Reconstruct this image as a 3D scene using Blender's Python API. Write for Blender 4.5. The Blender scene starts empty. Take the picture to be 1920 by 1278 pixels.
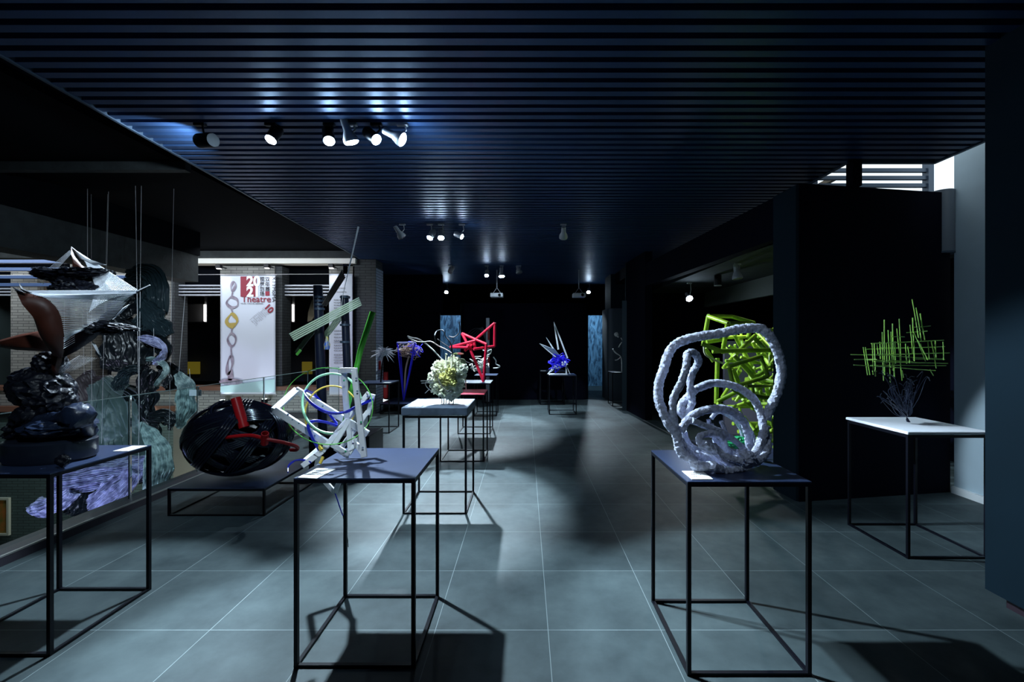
import bpy, bmesh, math, random
from mathutils import Vector, Matrix, noise
PI = math.pi
S = bpy.context.scene
COL = S.collection
H = 1.55            # eye height
F = 815.0           # focal length in pixels of a 1920 wide frame

# ------------------------------------------------------------ camera, sky, exposure
cd = bpy.data.cameras.new('camera'); cam = bpy.data.objects.new('camera', cd); COL.objects.link(cam)
cam.location = (0, 0, H); cam.rotation_euler = (PI/2, 0, 0)
cd.sensor_width = 36; cd.lens = 36*F/1920; cd.shift_x = -25/1920; cd.shift_y = 0; cd.clip_start = .05
S.camera = cam
W = bpy.data.worlds.new('sky'); S.world = W; W.use_nodes = True
wn = W.node_tree.nodes; wl = W.node_tree.links
wb = wn['Background']; wb.inputs[0].default_value = (.80, .93, 1, 1); wb.inputs[1].default_value = 1.3
S.view_settings.view_transform = 'Standard'; S.view_settings.look = 'None'
S.view_settings.exposure = .1; S.view_settings.gamma = 1; S.view_settings.use_curve_mapping = False

def P(px, py, y):
    """a point of the room: seen at px,py of the photograph and standing y metres into the room"""
    return Vector(((px-985)/F*y, y, H-(py-638)/F*y))

# ------------------------------------------------------------ materials
def mat(name, col, rough=.6, metal=0, var=.0, vscale=6, bump=0, bscale=30, emit=None, es=0, spec=None, col2=None, coat=0):
    m = bpy.data.materials.new(name); m.use_nodes = True
    nt = m.node_tree; b = nt.nodes['Principled BSDF']
    b.inputs['Base Color'].default_value = (*col, 1); b.inputs['Roughness'].default_value = rough
    b.inputs['Metallic'].default_value = metal
    if spec is not None: b.inputs['Specular IOR Level'].default_value = spec
    if coat: b.inputs['Coat Weight'].default_value = coat; b.inputs['Coat Roughness'].default_value = .15
    tc = nt.nodes.new('ShaderNodeTexCoord')
    if var or col2:
        n = nt.nodes.new('ShaderNodeTexNoise'); n.inputs['Scale'].default_value = vscale; n.inputs['Detail'].default_value = 6
        nt.links.new(tc.outputs['Object'], n.inputs['Vector'])
        r = nt.nodes.new('ShaderNodeValToRGB')
        c2 = col2 if col2 else tuple(c*(1-var) for c in col)
        r.color_ramp.elements[0].position = .38; r.color_ramp.elements[0].color = (*c2, 1)
        r.color_ramp.elements[1].position = .62; r.color_ramp.elements[1].color = (*col, 1)
        nt.links.new(n.outputs['Fac'], r.inputs['Fac']); nt.links.new(r.outputs['Color'], b.inputs['Base Color'])
    if bump:
        n = nt.nodes.new('ShaderNodeTexNoise'); n.inputs['Scale'].default_value = bscale; n.inputs['Detail'].default_value = 8
        nt.links.new(tc.outputs['Object'], n.inputs['Vector'])
        bp = nt.nodes.new('ShaderNodeBump'); bp.inputs['Strength'].default_value = bump; bp.inputs['Distance'].default_value = .01
        nt.links.new(n.outputs['Fac'], bp.inputs['Height']); nt.links.new(bp.outputs['Normal'], b.inputs['Normal'])
    if emit:
        b.inputs['Emission Color'].default_value = (*emit, 1); b.inputs['Emission Strength'].default_value = es
    return m

def floor_mat():
    m = bpy.data.materials.new('slate_tiles'); m.use_nodes = True; nt = m.node_tree; L = nt.links; N = nt.nodes
    b = N['Principled BSDF']; tc = N.new('ShaderNodeTexCoord'); sp = N.new('ShaderNodeSeparateXYZ')
    L.new(tc.outputs['Object'], sp.inputs[0])
    def M(op, a, v):
        n = N.new('ShaderNodeMath'); n.operation = op
        for i, q in enumerate((a, v)):
            if isinstance(q, (int, float)): n.inputs[i].default_value = q
            else: L.new(q, n.inputs[i])
        return n.outputs[0]
    def line(ax, off, size, w):
        a = M('FLOORED_MODULO', M('SUBTRACT', sp.outputs[ax], off), size)
        return M('LESS_THAN', M('ABSOLUTE', M('SUBTRACT', a, size/2), 0), w)
    gx = line('X', .122-.3025, .605, .0017); gy = line('Y', 2.333-.3, .6, .0017)
    g = M('MAXIMUM', gx, gy)
    # tile to tile tone
    fx = M('FLOOR', M('DIVIDE', M('SUBTRACT', sp.outputs['X'], .122), .605), 0)
    fy = M('FLOOR', M('DIVIDE', M('SUBTRACT', sp.outputs['Y'], 2.333), .6), 0)
    cx = N.new('ShaderNodeCombineXYZ'); L.new(fx, cx.inputs[0]); L.new(fy, cx.inputs[1])
    wnz = N.new('ShaderNodeTexWhiteNoise'); wnz.noise_dimensions = '2D'; L.new(cx.outputs[0], wnz.inputs['Vector'])
    n1 = N.new('ShaderNodeTexNoise'); n1.inputs['Scale'].default_value = 3.1; n1.inputs['Detail'].default_value = 9; n1.inputs['Roughness'].default_value = .62
    L.new(tc.outputs['Object'], n1.inputs['Vector'])
    f = M('ADD', M('MULTIPLY', n1.outputs['Fac'], .85), M('MULTIPLY', wnz.outputs['Value'], .15))
    r = N.new('ShaderNodeValToRGB'); L.new(f, r.inputs['Fac'])
    r.color_ramp.elements[0].position = .3; r.color_ramp.elements[0].color = (.022, .035, .040, 1)
    r.color_ramp.elements[1].position = .72; r.color_ramp.elements[1].color = (.066, .092, .099, 1)
    mx = N.new('ShaderNodeMix'); mx.data_type = 'RGBA'; L.new(g, mx.inputs[0]); L.new(r.outputs[0], mx.inputs[6])
    mx.inputs[7].default_value = (.20, .25, .26, 1)
    L.new(mx.outputs[2], b.inputs['Base Color'])
    n2 = N.new('ShaderNodeTexNoise'); n2.inputs['Scale'].default_value = 14; n2.inputs['Detail'].default_value = 6
    L.new(tc.outputs['Object'], n2.inputs['Vector'])
    rr = M('ADD', M('MULTIPLY', n2.outputs['Fac'],   .16), .50); b.inputs['Specular IOR Level'].default_value = .35; L.new(rr, b.inputs['Roughness'])
    bp = N.new('ShaderNodeBump'); bp.inputs['Strength'].default_value = .12; bp.inputs['Distance'].default_value = .004
    L.new(n2.outputs['Fac'], bp.inputs['Height']); L.new(bp.outputs[0], b.inputs['Normal'])
    return m

def brick_mat(name, c1, c2, mortar):
    m = bpy.data.materials.new(name); m.use_nodes = True; nt = m.node_tree; L = nt.links; N = nt.nodes
    b = N['Principled BSDF']; tc = N.new('ShaderNodeTexCoord'); sp = N.new('ShaderNodeSeparateXYZ'); L.new(tc.outputs['Object'], sp.inputs[0])
    a = N.new('ShaderNodeMath'); a.operation = 'ADD'; L.new(sp.outputs['X'], a.inputs[0]); L.new(sp.outputs['Y'], a.inputs[1])
    c = N.new('ShaderNodeCombineXYZ'); L.new(a.outputs[0], c.inputs[0]); L.new(sp.outputs['Z'], c.inputs[1])
    t = N.new('ShaderNodeTexBrick'); t.inputs['Color1'].default_value = (*c1, 1); t.inputs['Color2'].default_value = (*c2, 1)
    t.inputs['Mortar'].default_value = (*mortar, 1); t.inputs['Scale'].default_value = 1
    t.inputs['Mortar Size'].default_value = .006; t.inputs['Brick Width'].default_value = .24; t.inputs['Row Height'].default_value = .06
    L.new(c.outputs[0], t.inputs['Vector']); L.new(t.outputs['Color'], b.inputs['Base Color']); b.inputs['Roughness'].default_value = .85
    return m

M = {}
M['black'] = mat('black_painted_steel', (.002, .0025, .006), .42, 0, spec=.22)
M['top'] = mat('dark_stand_top', (.022, .036, .085), .36, .0, var=.12, vscale=8)
M['wallblack'] = mat('black_wall_paint', (.0016, .0026, .0095), .85, var=.2, vscale=2, spec=.08)
M['wallgrey'] = mat('dark_grey_wall_paint', (.006, .019, .031), .8, var=.12, vscale=2, spec=.15)
M['wallpale'] = mat('pale_blue_grey_paint', (.46, .58, .66), .7, var=.06, vscale=3)
M['slat'] = mat('anodised_slat', (.028, .066, .165), .40, .35)
M['fascia'] = mat('fascia_metal', (.055, .085, .13), .45, .2)
M['void'] = mat('void_ceiling_black', (.0014, .0024, .0045), .85, var=.3, vscale=1, spec=.05)
M['conc'] = mat('rough_concrete', (.024, .031, .034), .85, var=.35, vscale=8, bump=.5, bscale=25)
M['plaster'] = mat('teal_plaster', (.060, .095, .10), .8, var=.2, vscale=1.5)
M['beige'] = mat('taupe_plaster', (.15, .145, .13), .8, var=.15, vscale=1.2)
M['floor'] = floor_mat()
M['brick'] = brick_mat('grey_brick', (.30, .30, .28), (.22, .22, .21), (.09, .09, .09))
M['brickb'] = brick_mat('brown_brick', (.16, .125, .10), (.12, .095, .08), (.05, .045, .04))
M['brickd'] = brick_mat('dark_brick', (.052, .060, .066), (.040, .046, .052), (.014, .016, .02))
M['brickt'] = brick_mat('teal_brick', (.08, .12, .12), (.065, .10, .10), (.03, .045, .045))
M['white'] = mat('white_enamel', (.80, .82, .86), .5, var=.08, vscale=20)
M['whiteS'] = mat('white_slab', (.82, .86, .93), .55)
M['card'] = mat('white_card', (.85, .85, .82), .8)
M['ink'] = mat('grey_ink', (.12, .13, .16), .8)
M['plug'] = mat('lamp_grey_metal', (.42, .42, .45), .4, .3)
M['lens'] = mat('lit_lens', (1, 1, 1), .4, emit=(.62, .82, 1), es=110)
M['lensnear'] = mat('bright_lens', (1, 1, 1), .4, emit=(.50, .75, 1), es=170)
M['lensoff'] = mat('dim_lens', (.10, .10, .12), .3)
M['glass'] = bpy.data.materials.new('clear_glass'); M['glass'].use_nodes = True
gb = M['glass'].node_tree.nodes['Principled BSDF']
gb.inputs['Base Color'].default_value = (.80, .93, .93, 1); gb.inputs['Transmission Weight'].default_value = 1
gb.inputs['Roughness'].default_value = .0; gb.inputs['IOR'].default_value = 1.12
def pleat_mat(name, c, c2, rough=.45):
    return mat(name, c, rough, col2=c2, vscale=14, bump=.5, bscale=60)

# ------------------------------------------------------------ mesh helpers
REST = {'coiled_rope_sculpture': .901, 'foam_sculpture': .956, 'star_sculpture': .851, 'curly_wire_sculpture': .841, 'spiky_burst_sculpture': .841, 'spear_sculpture': .831, 'woven_ball': .246, 'branch_sculpture': .866, 'twig_sculpture': .801, 'triangle_sculpture': .221, 'string_sculpture': .901, 'stick_lattice_sculpture': .907}   # height of the surface each rests on
class MB:
    def __init__(s): s.v = []; s.f = []
    def add(s, vs, fs):
        o = len(s.v); s.v += [tuple(v) for v in vs]; s.f += [tuple(i+o for i in f) for f in fs]; return s
    def box(s, x0, x1, y0, y1, z0, z1):
        vs = [(x, y, z) for x in (x0, x1) for y in (y0, y1) for z in (z0, z1)]
        return s.add(vs, [(0, 1, 3, 2), (4, 6, 7, 5), (0, 4, 5, 1), (2, 3, 7, 6), (0, 2, 6, 4), (1, 5, 7, 3)])
    def bar(s, p, q, w, t=None, up=(0, 1, 0)):
        """rectangular bar from p to q: w across, t along 'up'"""
        p, q = Vector(p), Vector(q); t = t or w; d = (q-p).normalized(); u = Vector(up)
        if abs(d.dot(u)) > .97: u = Vector((1, 0, 0))
        a = d.cross(u).normalized(); b = a.cross(d).normalized()
        vs = [c+a*i*w/2+b*j*t/2 for c in (p, q) for i, j in ((-1, -1), (1, -1), (1, 1), (-1, 1))]
        return s.add(vs, [(0, 3, 2, 1), (4, 5, 6, 7), (0, 1, 5, 4), (1, 2, 6, 5), (2, 3, 7, 6), (3, 0, 4, 7)])
    def tube(s, pts, r, n=8, closed=False, jit=0, seed=0):
        pts = [Vector(p) for p in pts]; k = len(pts)
        if k < 2: return s
        rs = r if isinstance(r, (list, tuple)) else [r]*k
        ref = None; rings = []
        for i in range(k):
            a = pts[(i-1) % k] if (closed or i > 0) else pts[i]
            b = pts[(i+1) % k] if (closed or i < k-1) else pts[i]
            d = (b-a)
            if d.length < 1e-9: d = Vector((0, 0, 1))
            d.normalize()
            if ref is None:
                ref = d.orthogonal().normalized()
            ref = (ref-d*ref.dot(d))
            if ref.length < 1e-6: ref = d.orthogonal()
            ref.normalize(); bn = d.cross(ref)
            ring = []
            for j in range(n):
                an = 2*PI*j/n; dd = ref*math.cos(an)+bn*math.sin(an); rr = rs[i]
                if jit: rr *= 1+jit*noise.noise((pts[i]+dd*rs[i])*80+Vector((seed, 0, 0)))
                ring.append(pts[i]+dd*rr)
            rings.append(ring)
        vs = [v for g in rings for v in g]; fs = []
        for i in range(k if closed else k-1):
            i2 = (i+1) % k
            for j in range(n):
                j2 = (j+1) % n; fs.append((i*n+j, i*n+j2, i2*n+j2, i2*n+j))
        if not closed:
            fs.append(tuple(reversed(range(n)))); fs.append(tuple((k-1)*n+j for j in range(n)))
        return s.add(vs, fs)
    def lathe(s, prof, n=24, at=(0, 0, 0), mtx=None):
        vs = []; fs = []
        for r, z in prof:
            for j in range(n):
                a = 2*PI*j/n; v = Vector((r*math.cos(a), r*math.sin(a), z))
                if mtx is not None: v = mtx @ v
                vs.append(v+Vector(at))
        for i in range(len(prof)-1):
            for j in range(n):
                j2 = (j+1) % n; fs.append((i*n+j, i*n+j2, (i+1)*n+j2, (i+1)*n+j))
        fs.append(tuple(reversed(range(n)))); fs.append(tuple((len(prof)-1)*n+j for j in range(n)))
        return s.add(vs, fs)
    def blob(s, c, r, amp=.15, freq=3, sub=4, seed=0, rot=None, ridge=False):
        bm = bmesh.new(); bmesh.ops.create_icosphere(bm, subdivisions=sub, radius=1)
        c = Vector(c); r = Vector(r) if hasattr(r, '__len__') else Vector((r, r, r)); out = []
        for v in bm.verts:
            p = v.co.copy(); q = p*freq+Vector((seed*7.3, seed*3.1, 0))
            if ridge: dsp = (1-abs(noise.noise(q))*2)*amp+noise.noise(q*2.7)*amp*.4
            else: dsp = noise.noise(q)*amp+noise.noise(q*2.3)*amp*.5+noise.noise(q*5)*amp*.25
            p = p*(1+dsp); p = Vector((p.x*r.x, p.y*r.y, p.z*r.z))
            if rot is not None: p = rot @ p
            out.append(c+p)
        fs = [tuple(v.index for v in f.verts) for f in bm.faces]; bm.free()
        return s.add(out, fs)
    def build(s, name, m, parent=None, smooth=True, bevel=0):
        if parent is not None and parent.name in REST: zm = REST[parent.name]; s.v = [(a[0], a[1], max(a[2], zm)) for a in s.v]
        if parent is not None: pl_ = origin(parent); s.v = [(a[0]-pl_.x, a[1]-pl_.y, a[2]-pl_.z) for a in s.v]
        me = bpy.data.meshes.new(name); me.from_pydata(s.v, [], s.f); me.update()
        bm = bmesh.new(); bm.from_mesh(me); bmesh.ops.recalc_face_normals(bm, faces=bm.faces); bm.to_mesh(me); bm.free()
        me.materials.append(m)
        if smooth:
            me.polygons.foreach_set('use_smooth', [True]*len(me.polygons))
            try: me.set_sharp_from_angle(angle=math.radians(40))
            except Exception: pass
        o = bpy.data.objects.new(name, me); COL.objects.link(o)
        if parent is not None:
            o.parent = parent
        if bevel:
            md = o.modifiers.new('bevel', 'BEVEL'); md.width = bevel; md.segments = 2; md.limit_method = 'ANGLE'
        return o

def origin(o):
    v = Vector(o.location)
    while o.parent is not None: o = o.parent; v += o.location
    return v
def smooth(pts, k=8, closed=False):
    pts = [Vector(p) for p in pts]; n = len(pts); out = []
    for i in range(n if closed else n-1):
        if closed: a, b, c, d = pts[(i-1) % n], pts[i], pts[(i+1) % n], pts[(i+2) % n]
        else: a, b, c, d = pts[max(i-1, 0)], pts[i], pts[i+1], pts[min(i+2, n-1)]
        for j in range(k):
            t = j/k; t2 = t*t; t3 = t2*t
            out.append(.5*((2*b)+(c-a)*t+(2*a-5*b+4*c-d)*t2+(3*b-a-3*c+d)*t3))
    if not closed: out.append(pts[-1])
    return out

def tag(o, label=None, cat=None, group=None, kind=None):
    if label: o['label'] = label
    if cat: o['category'] = cat
    if group: o['group'] = group
    if kind: o['kind'] = kind
    return o
def thing(name, loc, label, cat, group=None):
    o = bpy.data.objects.new(name, None); COL.objects.link(o); o.location = loc; o.empty_display_size = .1
    return tag(o, label, cat, group)
def struct(mb, name, m, **k):
    o = mb.build(name, m, smooth=False, **k); o['kind'] = 'structure'; return o
def copy_tree(o, parent=None):
    c = o.copy(); COL.objects.link(c)
    if parent is not None: c.parent = parent
    for ch in list(o.children): copy_tree(ch, c)
    return c

# ------------------------------------------------------------ the room
EX = lambda y: -3.2-.045*(y-2.65)      # left edge of slat ceiling
b = MB().box(-3.62, 7.2, -2.5, 17.2, -.3, 0); struct(b, 'floor', M['floor'])
# slatted ceiling with its black deck above
b = MB(); y = -1.2
while y < 13.4:
    xr = 4.0 if y < 4.22 else 3.14
    xl = EX(y) if y < 9.2 else -3.7
    b.box(xl, xr, y-.029, y+.029, 3.30, 3.375); y += .107
struct(b, 'ceiling', M['slat'])
struct(MB().box(-3.8, 4.05, -2.5, 4.3, 3.52, 3.62).box(-3.8, 3.2, 4.3, 17.2, 3.52, 3.62), 'ceiling_deck', M['wallblack'])
b = MB()
for i in range(12):
    ya, yb = -1.2+i*.87, -1.2+(i+1)*.87
    p, q = Vector((EX(ya)-.012, ya, 3.41)), Vector((EX(yb)-.012, yb, 3.41)); b.bar(p, q, .022, .24, up=(0, 0, 1))
b.bar((3.16, 4.25, 3.40), (3.16, 13.4, 3.40), .03, .22, up=(0, 0, 1)); b.bar((4.02, -1.2, 3.40), (4.02, 4.28, 3.40), .03, .22, up=(0, 0, 1))
b.bar((3.16, 4.27, 3.40), (4.02, 4.27, 3.40), .03, .22, up=(0, 0, 1))
struct(b, 'trim_1', M['fascia'])
# void to the left: kerb, glass, far facade, lower walls
struct(MB().box(-3.82, -3.60, -2.4, 9.2, -.32, .068), 'trim_2', mat('kerb_stone', (.030, .026, .036), .35), bevel=.006)
struct(MB().box(-3.612, -3.598, -2.4, 9.2, .062, .074), 'trim_3', mat('kerb_steel', (.5, .5, .48), .3, .8))
struct(MB().box(-12, -3.7, -2.5, 9.6, 3.45, 3.55), 'ceiling_void', M['void'])
struct(MB().box(-12.1, -12, -2.5, 12.6, -4, 3.5), 'wall_left', M['plaster'])
struct(MB().box(-12, 7.2, -2.6, -2.5, -4, 3.6), 'wall_behind', M['wallblack'])
struct(MB().box(-12, -3.5, -2.5, 9.4, -4.1, -4), 'floor_lower', M['plaster'])
struct(MB().box(-3.70, -3.62, -2.5, 9.4, -4, -.31), 'wall_void_side', M['plaster'])
YF = 9.3; k = 815/YF
def FX(px): return (px-985)/k
def FZ(py): return H-(py-638)/k
def pier(x0, x1, z0, z1, m, name='wall_pier', d=.35, y=YF): return struct(MB().box(FX(x0), FX(x1), y, y+d, z0, z1), name, m)
zt = FZ(498)
pier(20, 70, .56, FZ(508), M['brick']); pier(70, 113, .56, FZ(502), M['brickb'], y=YF+.12, d=.23); pier(113, 155, .56, FZ(478), M['brick'], y=YF+.2)
pier(209, 320, .56, zt, M['brick']); pier(320, 326.5, .56, zt, M['brickd'], y=YF+.02)  # narrow strip: shade of the pier's side put into darker brick
pier(413, 515, .56, zt, M['brick']); pier(515, 528, .56, zt, M['brickd'], y=YF+.02)  # again the shaded pier side as a strip of darker brick
pier(617, 664, .56, zt, M['brick'])
struct(MB().box(-12, -3.69, YF-.03, YF+.3, .02, .56), 'wall_parapet', M['brick'])
struct(MB().box(-12, -3.69, YF-.07, YF+.34, .50, .58).box(-12, FX(330), YF-.1, YF, .05, .17), 'trim_4', mat('rust_ledge', (.16, .07, .045), .6))
struct(MB().box(-12, -3.6, YF-.05, YF+.35, -.10, .03), 'trim_5', mat('dark_slab_edge', (.012, .013, .016), .6))
struct(MB().box(-12, FX(326), YF-.02, YF+.3, -4, -.10), 'wall_lower_left', M['brickt'])
struct(MB().box(FX(326), -3.62, YF-.02, YF+.3, -4, -.10), 'wall_lower_right', M['beige'])
struct(MB().box(FX(350), -3.6, YF-.1, YF+.2, FZ(494), FZ(484.5)), 'trim_6', mat('white_metal_strip', (.78, .78, .74), .5, emit=(.9, .92, .9), es=.0))
struct(MB().box(-12, -3.6, YF-.14, YF+.3, FZ(484.5), 3.45), 'wall_upper', M['conc'])
struct(MB().box(-12, -3.69, YF+.3, YF+.36, FZ(552), FZ(484)), 'wall_head', M['void'])
for i, (a, c) in enumerate(((-60, 20), (155, 209), (326, 413), (528, 617))):
    b = MB()
    for j in range(4):
        z = FZ(532.5+j*6); b.box(FX(a), FX(c), YF+.12, YF+.22, z-.015, z+.015)
    o = b.build('louvre', mat('louvre_metal', (.45, .48, .55), .4, .3), smooth=False)
    tag(o, ['four-bar metal louvre above the window at the far left edge', 'four-bar metal louvre above the gap behind the hanging cloth', 'four-bar metal louvre above the window left of the sculpture banner', 'four-bar metal louvre above the window between the two banners'][i], 'louvre', 'louvres over the windows across the void')
# rooms behind the far windows
struct(MB().box(-12, -3.69, 12.4, 12.5, 0, 3.4), 'wall_far_room', mat('far_room_grey', (.03, .034, .05), .8))
struct(MB().box(-12, -3.69, YF+.35, 12.5, .3, .4), 'floor_far_room', M['void'])
struct(MB().box(-12, -3.69, YF+.36, 12.5, 3.3, 3.4), 'ceiling_far_room', M['void'])
struct(MB().box(-3.75, -3.69, YF+.5, 12.5, .3, 3.4), 'wall_far_room_side', M['void'])
for i, (a, c) in enumerate(((326, 386), (528, 553))):
    b = MB().box((a-985)/F*11.4, (c-985)/F*11.4, 11.4, 11.45, 2.05, 2.52)
    struct(b, 'trim_%d' % (11+i), mat('panel_grey', (.16, .16, .17), .7))
for i, px in enumerate((386.5, 551)):
    x = (px-985)/F*11.35
    t = thing('tube_light', (x, 11.3, 2.28), ['upright white tube light behind the window left of the sculpture banner', 'upright white tube light behind the window between the two banners'][i], 'lamp')
    MB().tube([(x, 11.3, 2.06), (x, 11.3, 2.5)], .022, 10).build('light_tube', mat('tube_glow', (1, 1, 1), emit=(1, .97, .92), es=3.0), t)
    MB().box(x-.03, x+.03, 11.33, 11.37, 2.04, 3.31).build('fitting', M['plug'], t)
for i, (a, c) in enumerate(((345, 373), (566, 584))):
    b = MB().box((a-985)/F*12.2, (c-985)/F*12.2, 12.2, 12.25, H-(700-638)/F*12.2, H-(677-638)/F*12.2)
    struct(b, 'window_%d' % (2+i), mat('warm_lit', (.2, .15, .02), emit=(.42, .33, .03), es=.16))  # lit hatch panels, no windows; the warm light is put in as glow
# hung concrete beam
struct(MB().box(-6.1, -5.72, 3.6, 7.6, 2.58, 3.04), 'beam_1', M['conc']); struct(MB().box(-6.1, -5.7, 3.6, 7.62, 3.04, 3.45), 'beam_2', M['void'])
struct(MB().box(-12, -3.6, 4.6, 4.68, 3.36, 3.45), 'beam_3', M['conc'])
b = MB()
for i in range(4): b.box(-10.5, -7.55+.05*i, 8.4, 8.5, 3.06-.15*i, 3.12-.15*i)
struct(b, 'trim_7', mat('blue_fin', (.02, .05, .13), .5))
struct(MB().box(-11, -7.7, 8.9, 8.95, 2.98, 3.04).box(-11, -7.7, 8.9, 8.95, 2.84, 2.90), 'window_1', mat('daylit_slit', (.7, .7, .66), emit=(1, 1, .94), es=.75))
# brick column closing the void
struct(MB().box(-3.69, -3.2, YF, YF+.02, 0, 3.3).box(-3.69, -3.215, YF+.02, 9.78, 0, 3.3), 'wall_column', M['brickd'])
struct(MB().box(-3.215, -3.2, YF+.02, 9.78, 0, 3.12), 'wall_column_side', brick_mat('lit_side_brick', (.55, .62, .70), (.45, .52, .60), (.15, .17, .2)))  # light on the column's side is put into this paler brick
struct(MB().box(-3.9, -3.8, 9.3, 17.2, 0, 3.6), 'wall_left_far', M['wallblack'])
# back of the room
def slab(x0, x1, y0, y1, z1, r, name, m):
    pts = []
    for (cx, cy, a0) in ((x1-r, y0+r, -90), (x1-r, y1-r, 0), (x0+r, y1-r, 90), (x0+r, y0+r, 180)):
        for i in range(7): a = math.radians(a0+15*i); pts.append((cx+r*math.cos(a), cy+r*math.sin(a)))
    n = len(pts); vs = [(x, y, 0) for x, y in pts]+[(x, y, z1) for x, y in pts]
    fs = [tuple(reversed(range(n))), tuple(range(n, 2*n))]+[(i, (i+1) % n, n+(i+1) % n, n+i) for i in range(n)]
    o = MB().add(vs, fs).build(name, m); o['kind'] = 'structure'; return o
slab(-1.74, 1.69, 11.5, 12.1, 2.55, .2, 'wall_back_middle', M['wallblack'])
slab(-3.8, -2.33, 11.5, 12.1, 2.9, .2, 'wall_back_left', M['wallblack'])
struct(MB().box(-3.8, -2.2, 11.45, 11.6, 2.3, 3.3), 'wall_back_left_head', M['wallblack'])
slab(2.15, 3.2, 11.3, 12.3, 2.40, .16, 'wall_back_right', mat('grey_reveal', (.05, .07, .09), .6))
struct(MB().box(2.24, 3.2, 11.4, 12.2, 2.4, 3.5), 'wall_back_right_upper', M['wallgrey'])
struct(MB().box(-3.8, 7.2, 17, 17.1, 0, 3.6), 'wall_back', M['wallblack'])
def rock_mat():
    m = mat('blue_lit_relief', (.22, .42, .62), .5, col2=(.02, .06, .12), vscale=3.2)  # blue light on the murals is put into this colour
    nt = m.node_tree; n = nt.nodes['Noise Texture']; n.inputs['Distortion'].default_value = 2.5; n.inputs['Roughness'].default_value = .6; n.inputs['Detail'].default_value = 10
    mp = nt.nodes.new('ShaderNodeMapping'); mp.inputs['Scale'].default_value = (1.8, 1, .55); tc = nt.nodes['Texture Coordinate']
    nt.links.new(tc.outputs['Object'], mp.inputs[0]); nt.links.new(mp.outputs[0], n.inputs['Vector']); return m
rm = rock_mat()
for i, (a, c) in enumerate(((812, 870), (1096, 1146))):
    x0, x1 = (a-985)/F*15, (c-985)/F*15
    o = MB().box(x0, x1, 15, 15.06, 0, H-(590-638)/F*15).build('mural_panel', rm, smooth=False)
    tag(o, ['pale blue streaked mural panel in the gap behind the white foam sculpture', 'pale blue swirling mural panel in the gap at the back right of the hall'][i], 'mural', 'blue murals behind the back walls')
# right side: partition block, lintel wall, alcove
def prism(pts, z0, z1):
    n = len(pts); return MB().add([(x, y, z0) for x, y in pts]+[(x, y, z1) for x, y in pts], [tuple(reversed(range(n))), tuple(range(n, 2*n))]+[(i, (i+1) % n, n+(i+1) % n, n+i) for i in range(n)])
struct(prism([(2.64, 4.19), (4.36, 4.46), (4.38, 4.56), (2.68, 4.56)], 0, 3.07), 'wall_partition', M['wallblack'])
struct(prism([(2.62, 4.21), (2.64, 4.20), (2.66, 4.56), (2.60, 4.56)], 0, 3.06), 'wall_partition_side', M['wallgrey'])
struct(prism([(2.62, 4.56), (2.76, 4.56), (2.40, 9.72), (2.26, 9.72)], 2.62, 3.06), 'wall_lintel', M['wallblack'])
struct(prism([(2.34, 8.5), (2.48, 8.5), (2.40, 9.74), (2.26, 9.74)], 0, 3.3), 'wall_right_far', M['wallblack'])
struct(prism([(2.16, 9.70), (2.30, 9.70), (2.32, 9.78), (2.18, 9.78)], 0, 2.45), 'trim_8', M['wallpale'] if False else mat('grey_blue_jamb', (.12, .17, .21), .6))
struct(prism([(2.24, 9.7), (2.34, 9.7), (2.34, 9.76), (2.24, 9.76)], 2.45, 3.3), 'trim_9', M['wallgrey'])
struct(MB().box(2.7, 7.2, 4.55, 11.3, 2.62, 3.04), 'ceiling_alcove', M['conc'])
struct(MB().box(4.0, 4.08, 4.6, 9.7, 2.30, 2.62), 'beam_4', mat('grey_green_bulkhead', (.10, .115, .10), .7))
struct(MB().box(5.5, 5.6, 4.5, 11.4, 0, 2.62), 'wall_alcove', M['wallblack'])
struct(MB().box(2.4, 5.6, 9.75, 9.85, 0, 3.0), 'wall_alcove_end', M['wallblack'])
struct(MB().box(3.2, 7.2, 12.2, 12.3, 0, 3.5), 'wall_back_right_return', M['wallblack'])
struct(MB().box(3.2, 3.3, 12.3, 17.1, 0, 3.6), 'wall_far_right', M['wallblack'])
struct(MB().box(2.35, 3.3, 9.8, 12.0, 3.04, 3.62), 'wall_upper_far', M['wallblack'])
struct(prism([(2.60, 4.6), (2.63, 4.6), (2.33, 8.5), (2.30, 8.5)], 0, .008), 'trim_10', mat('threshold_steel', (.35, .36, .38), .4, .5))
struct(MB().box(4.38, 4.5, 1.2, 4.44, 0, 3.9), 'wall_niche', M['wallpale'])
struct(MB().box(4.35, 4.38, 1.2, 4.44, 0, .07), 'baseboard_right', mat('white_skirting', (.8, .84, .86), .5))
struct(MB().box(3.18, 3.27, 4.22, 4.31, 3.06, 3.52), 'wall_post', M['wallblack'])
# near wall at the right edge, raised over a dark recessed plinth
struct(MB().box(2.75, 2.95, -2.5, 2.6, .07, 3.52), 'wall_right', M['wallgrey'])
struct(MB().box(2.80, 2.95, -2.5, 2.53, 0, .07), 'baseboard_right_near', mat('plum_plinth', (.035, .02, .03), .5))
struct(MB().box(2.95, 4.5, 1.1, 1.2, 0, 3.6), 'wall_niche_end', M['wallgrey'])
struct(MB().box(4.2, 7.2, -2.5, 1.15, 3.4, 3.5), 'ceiling_side', M['wallblack'])
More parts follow.
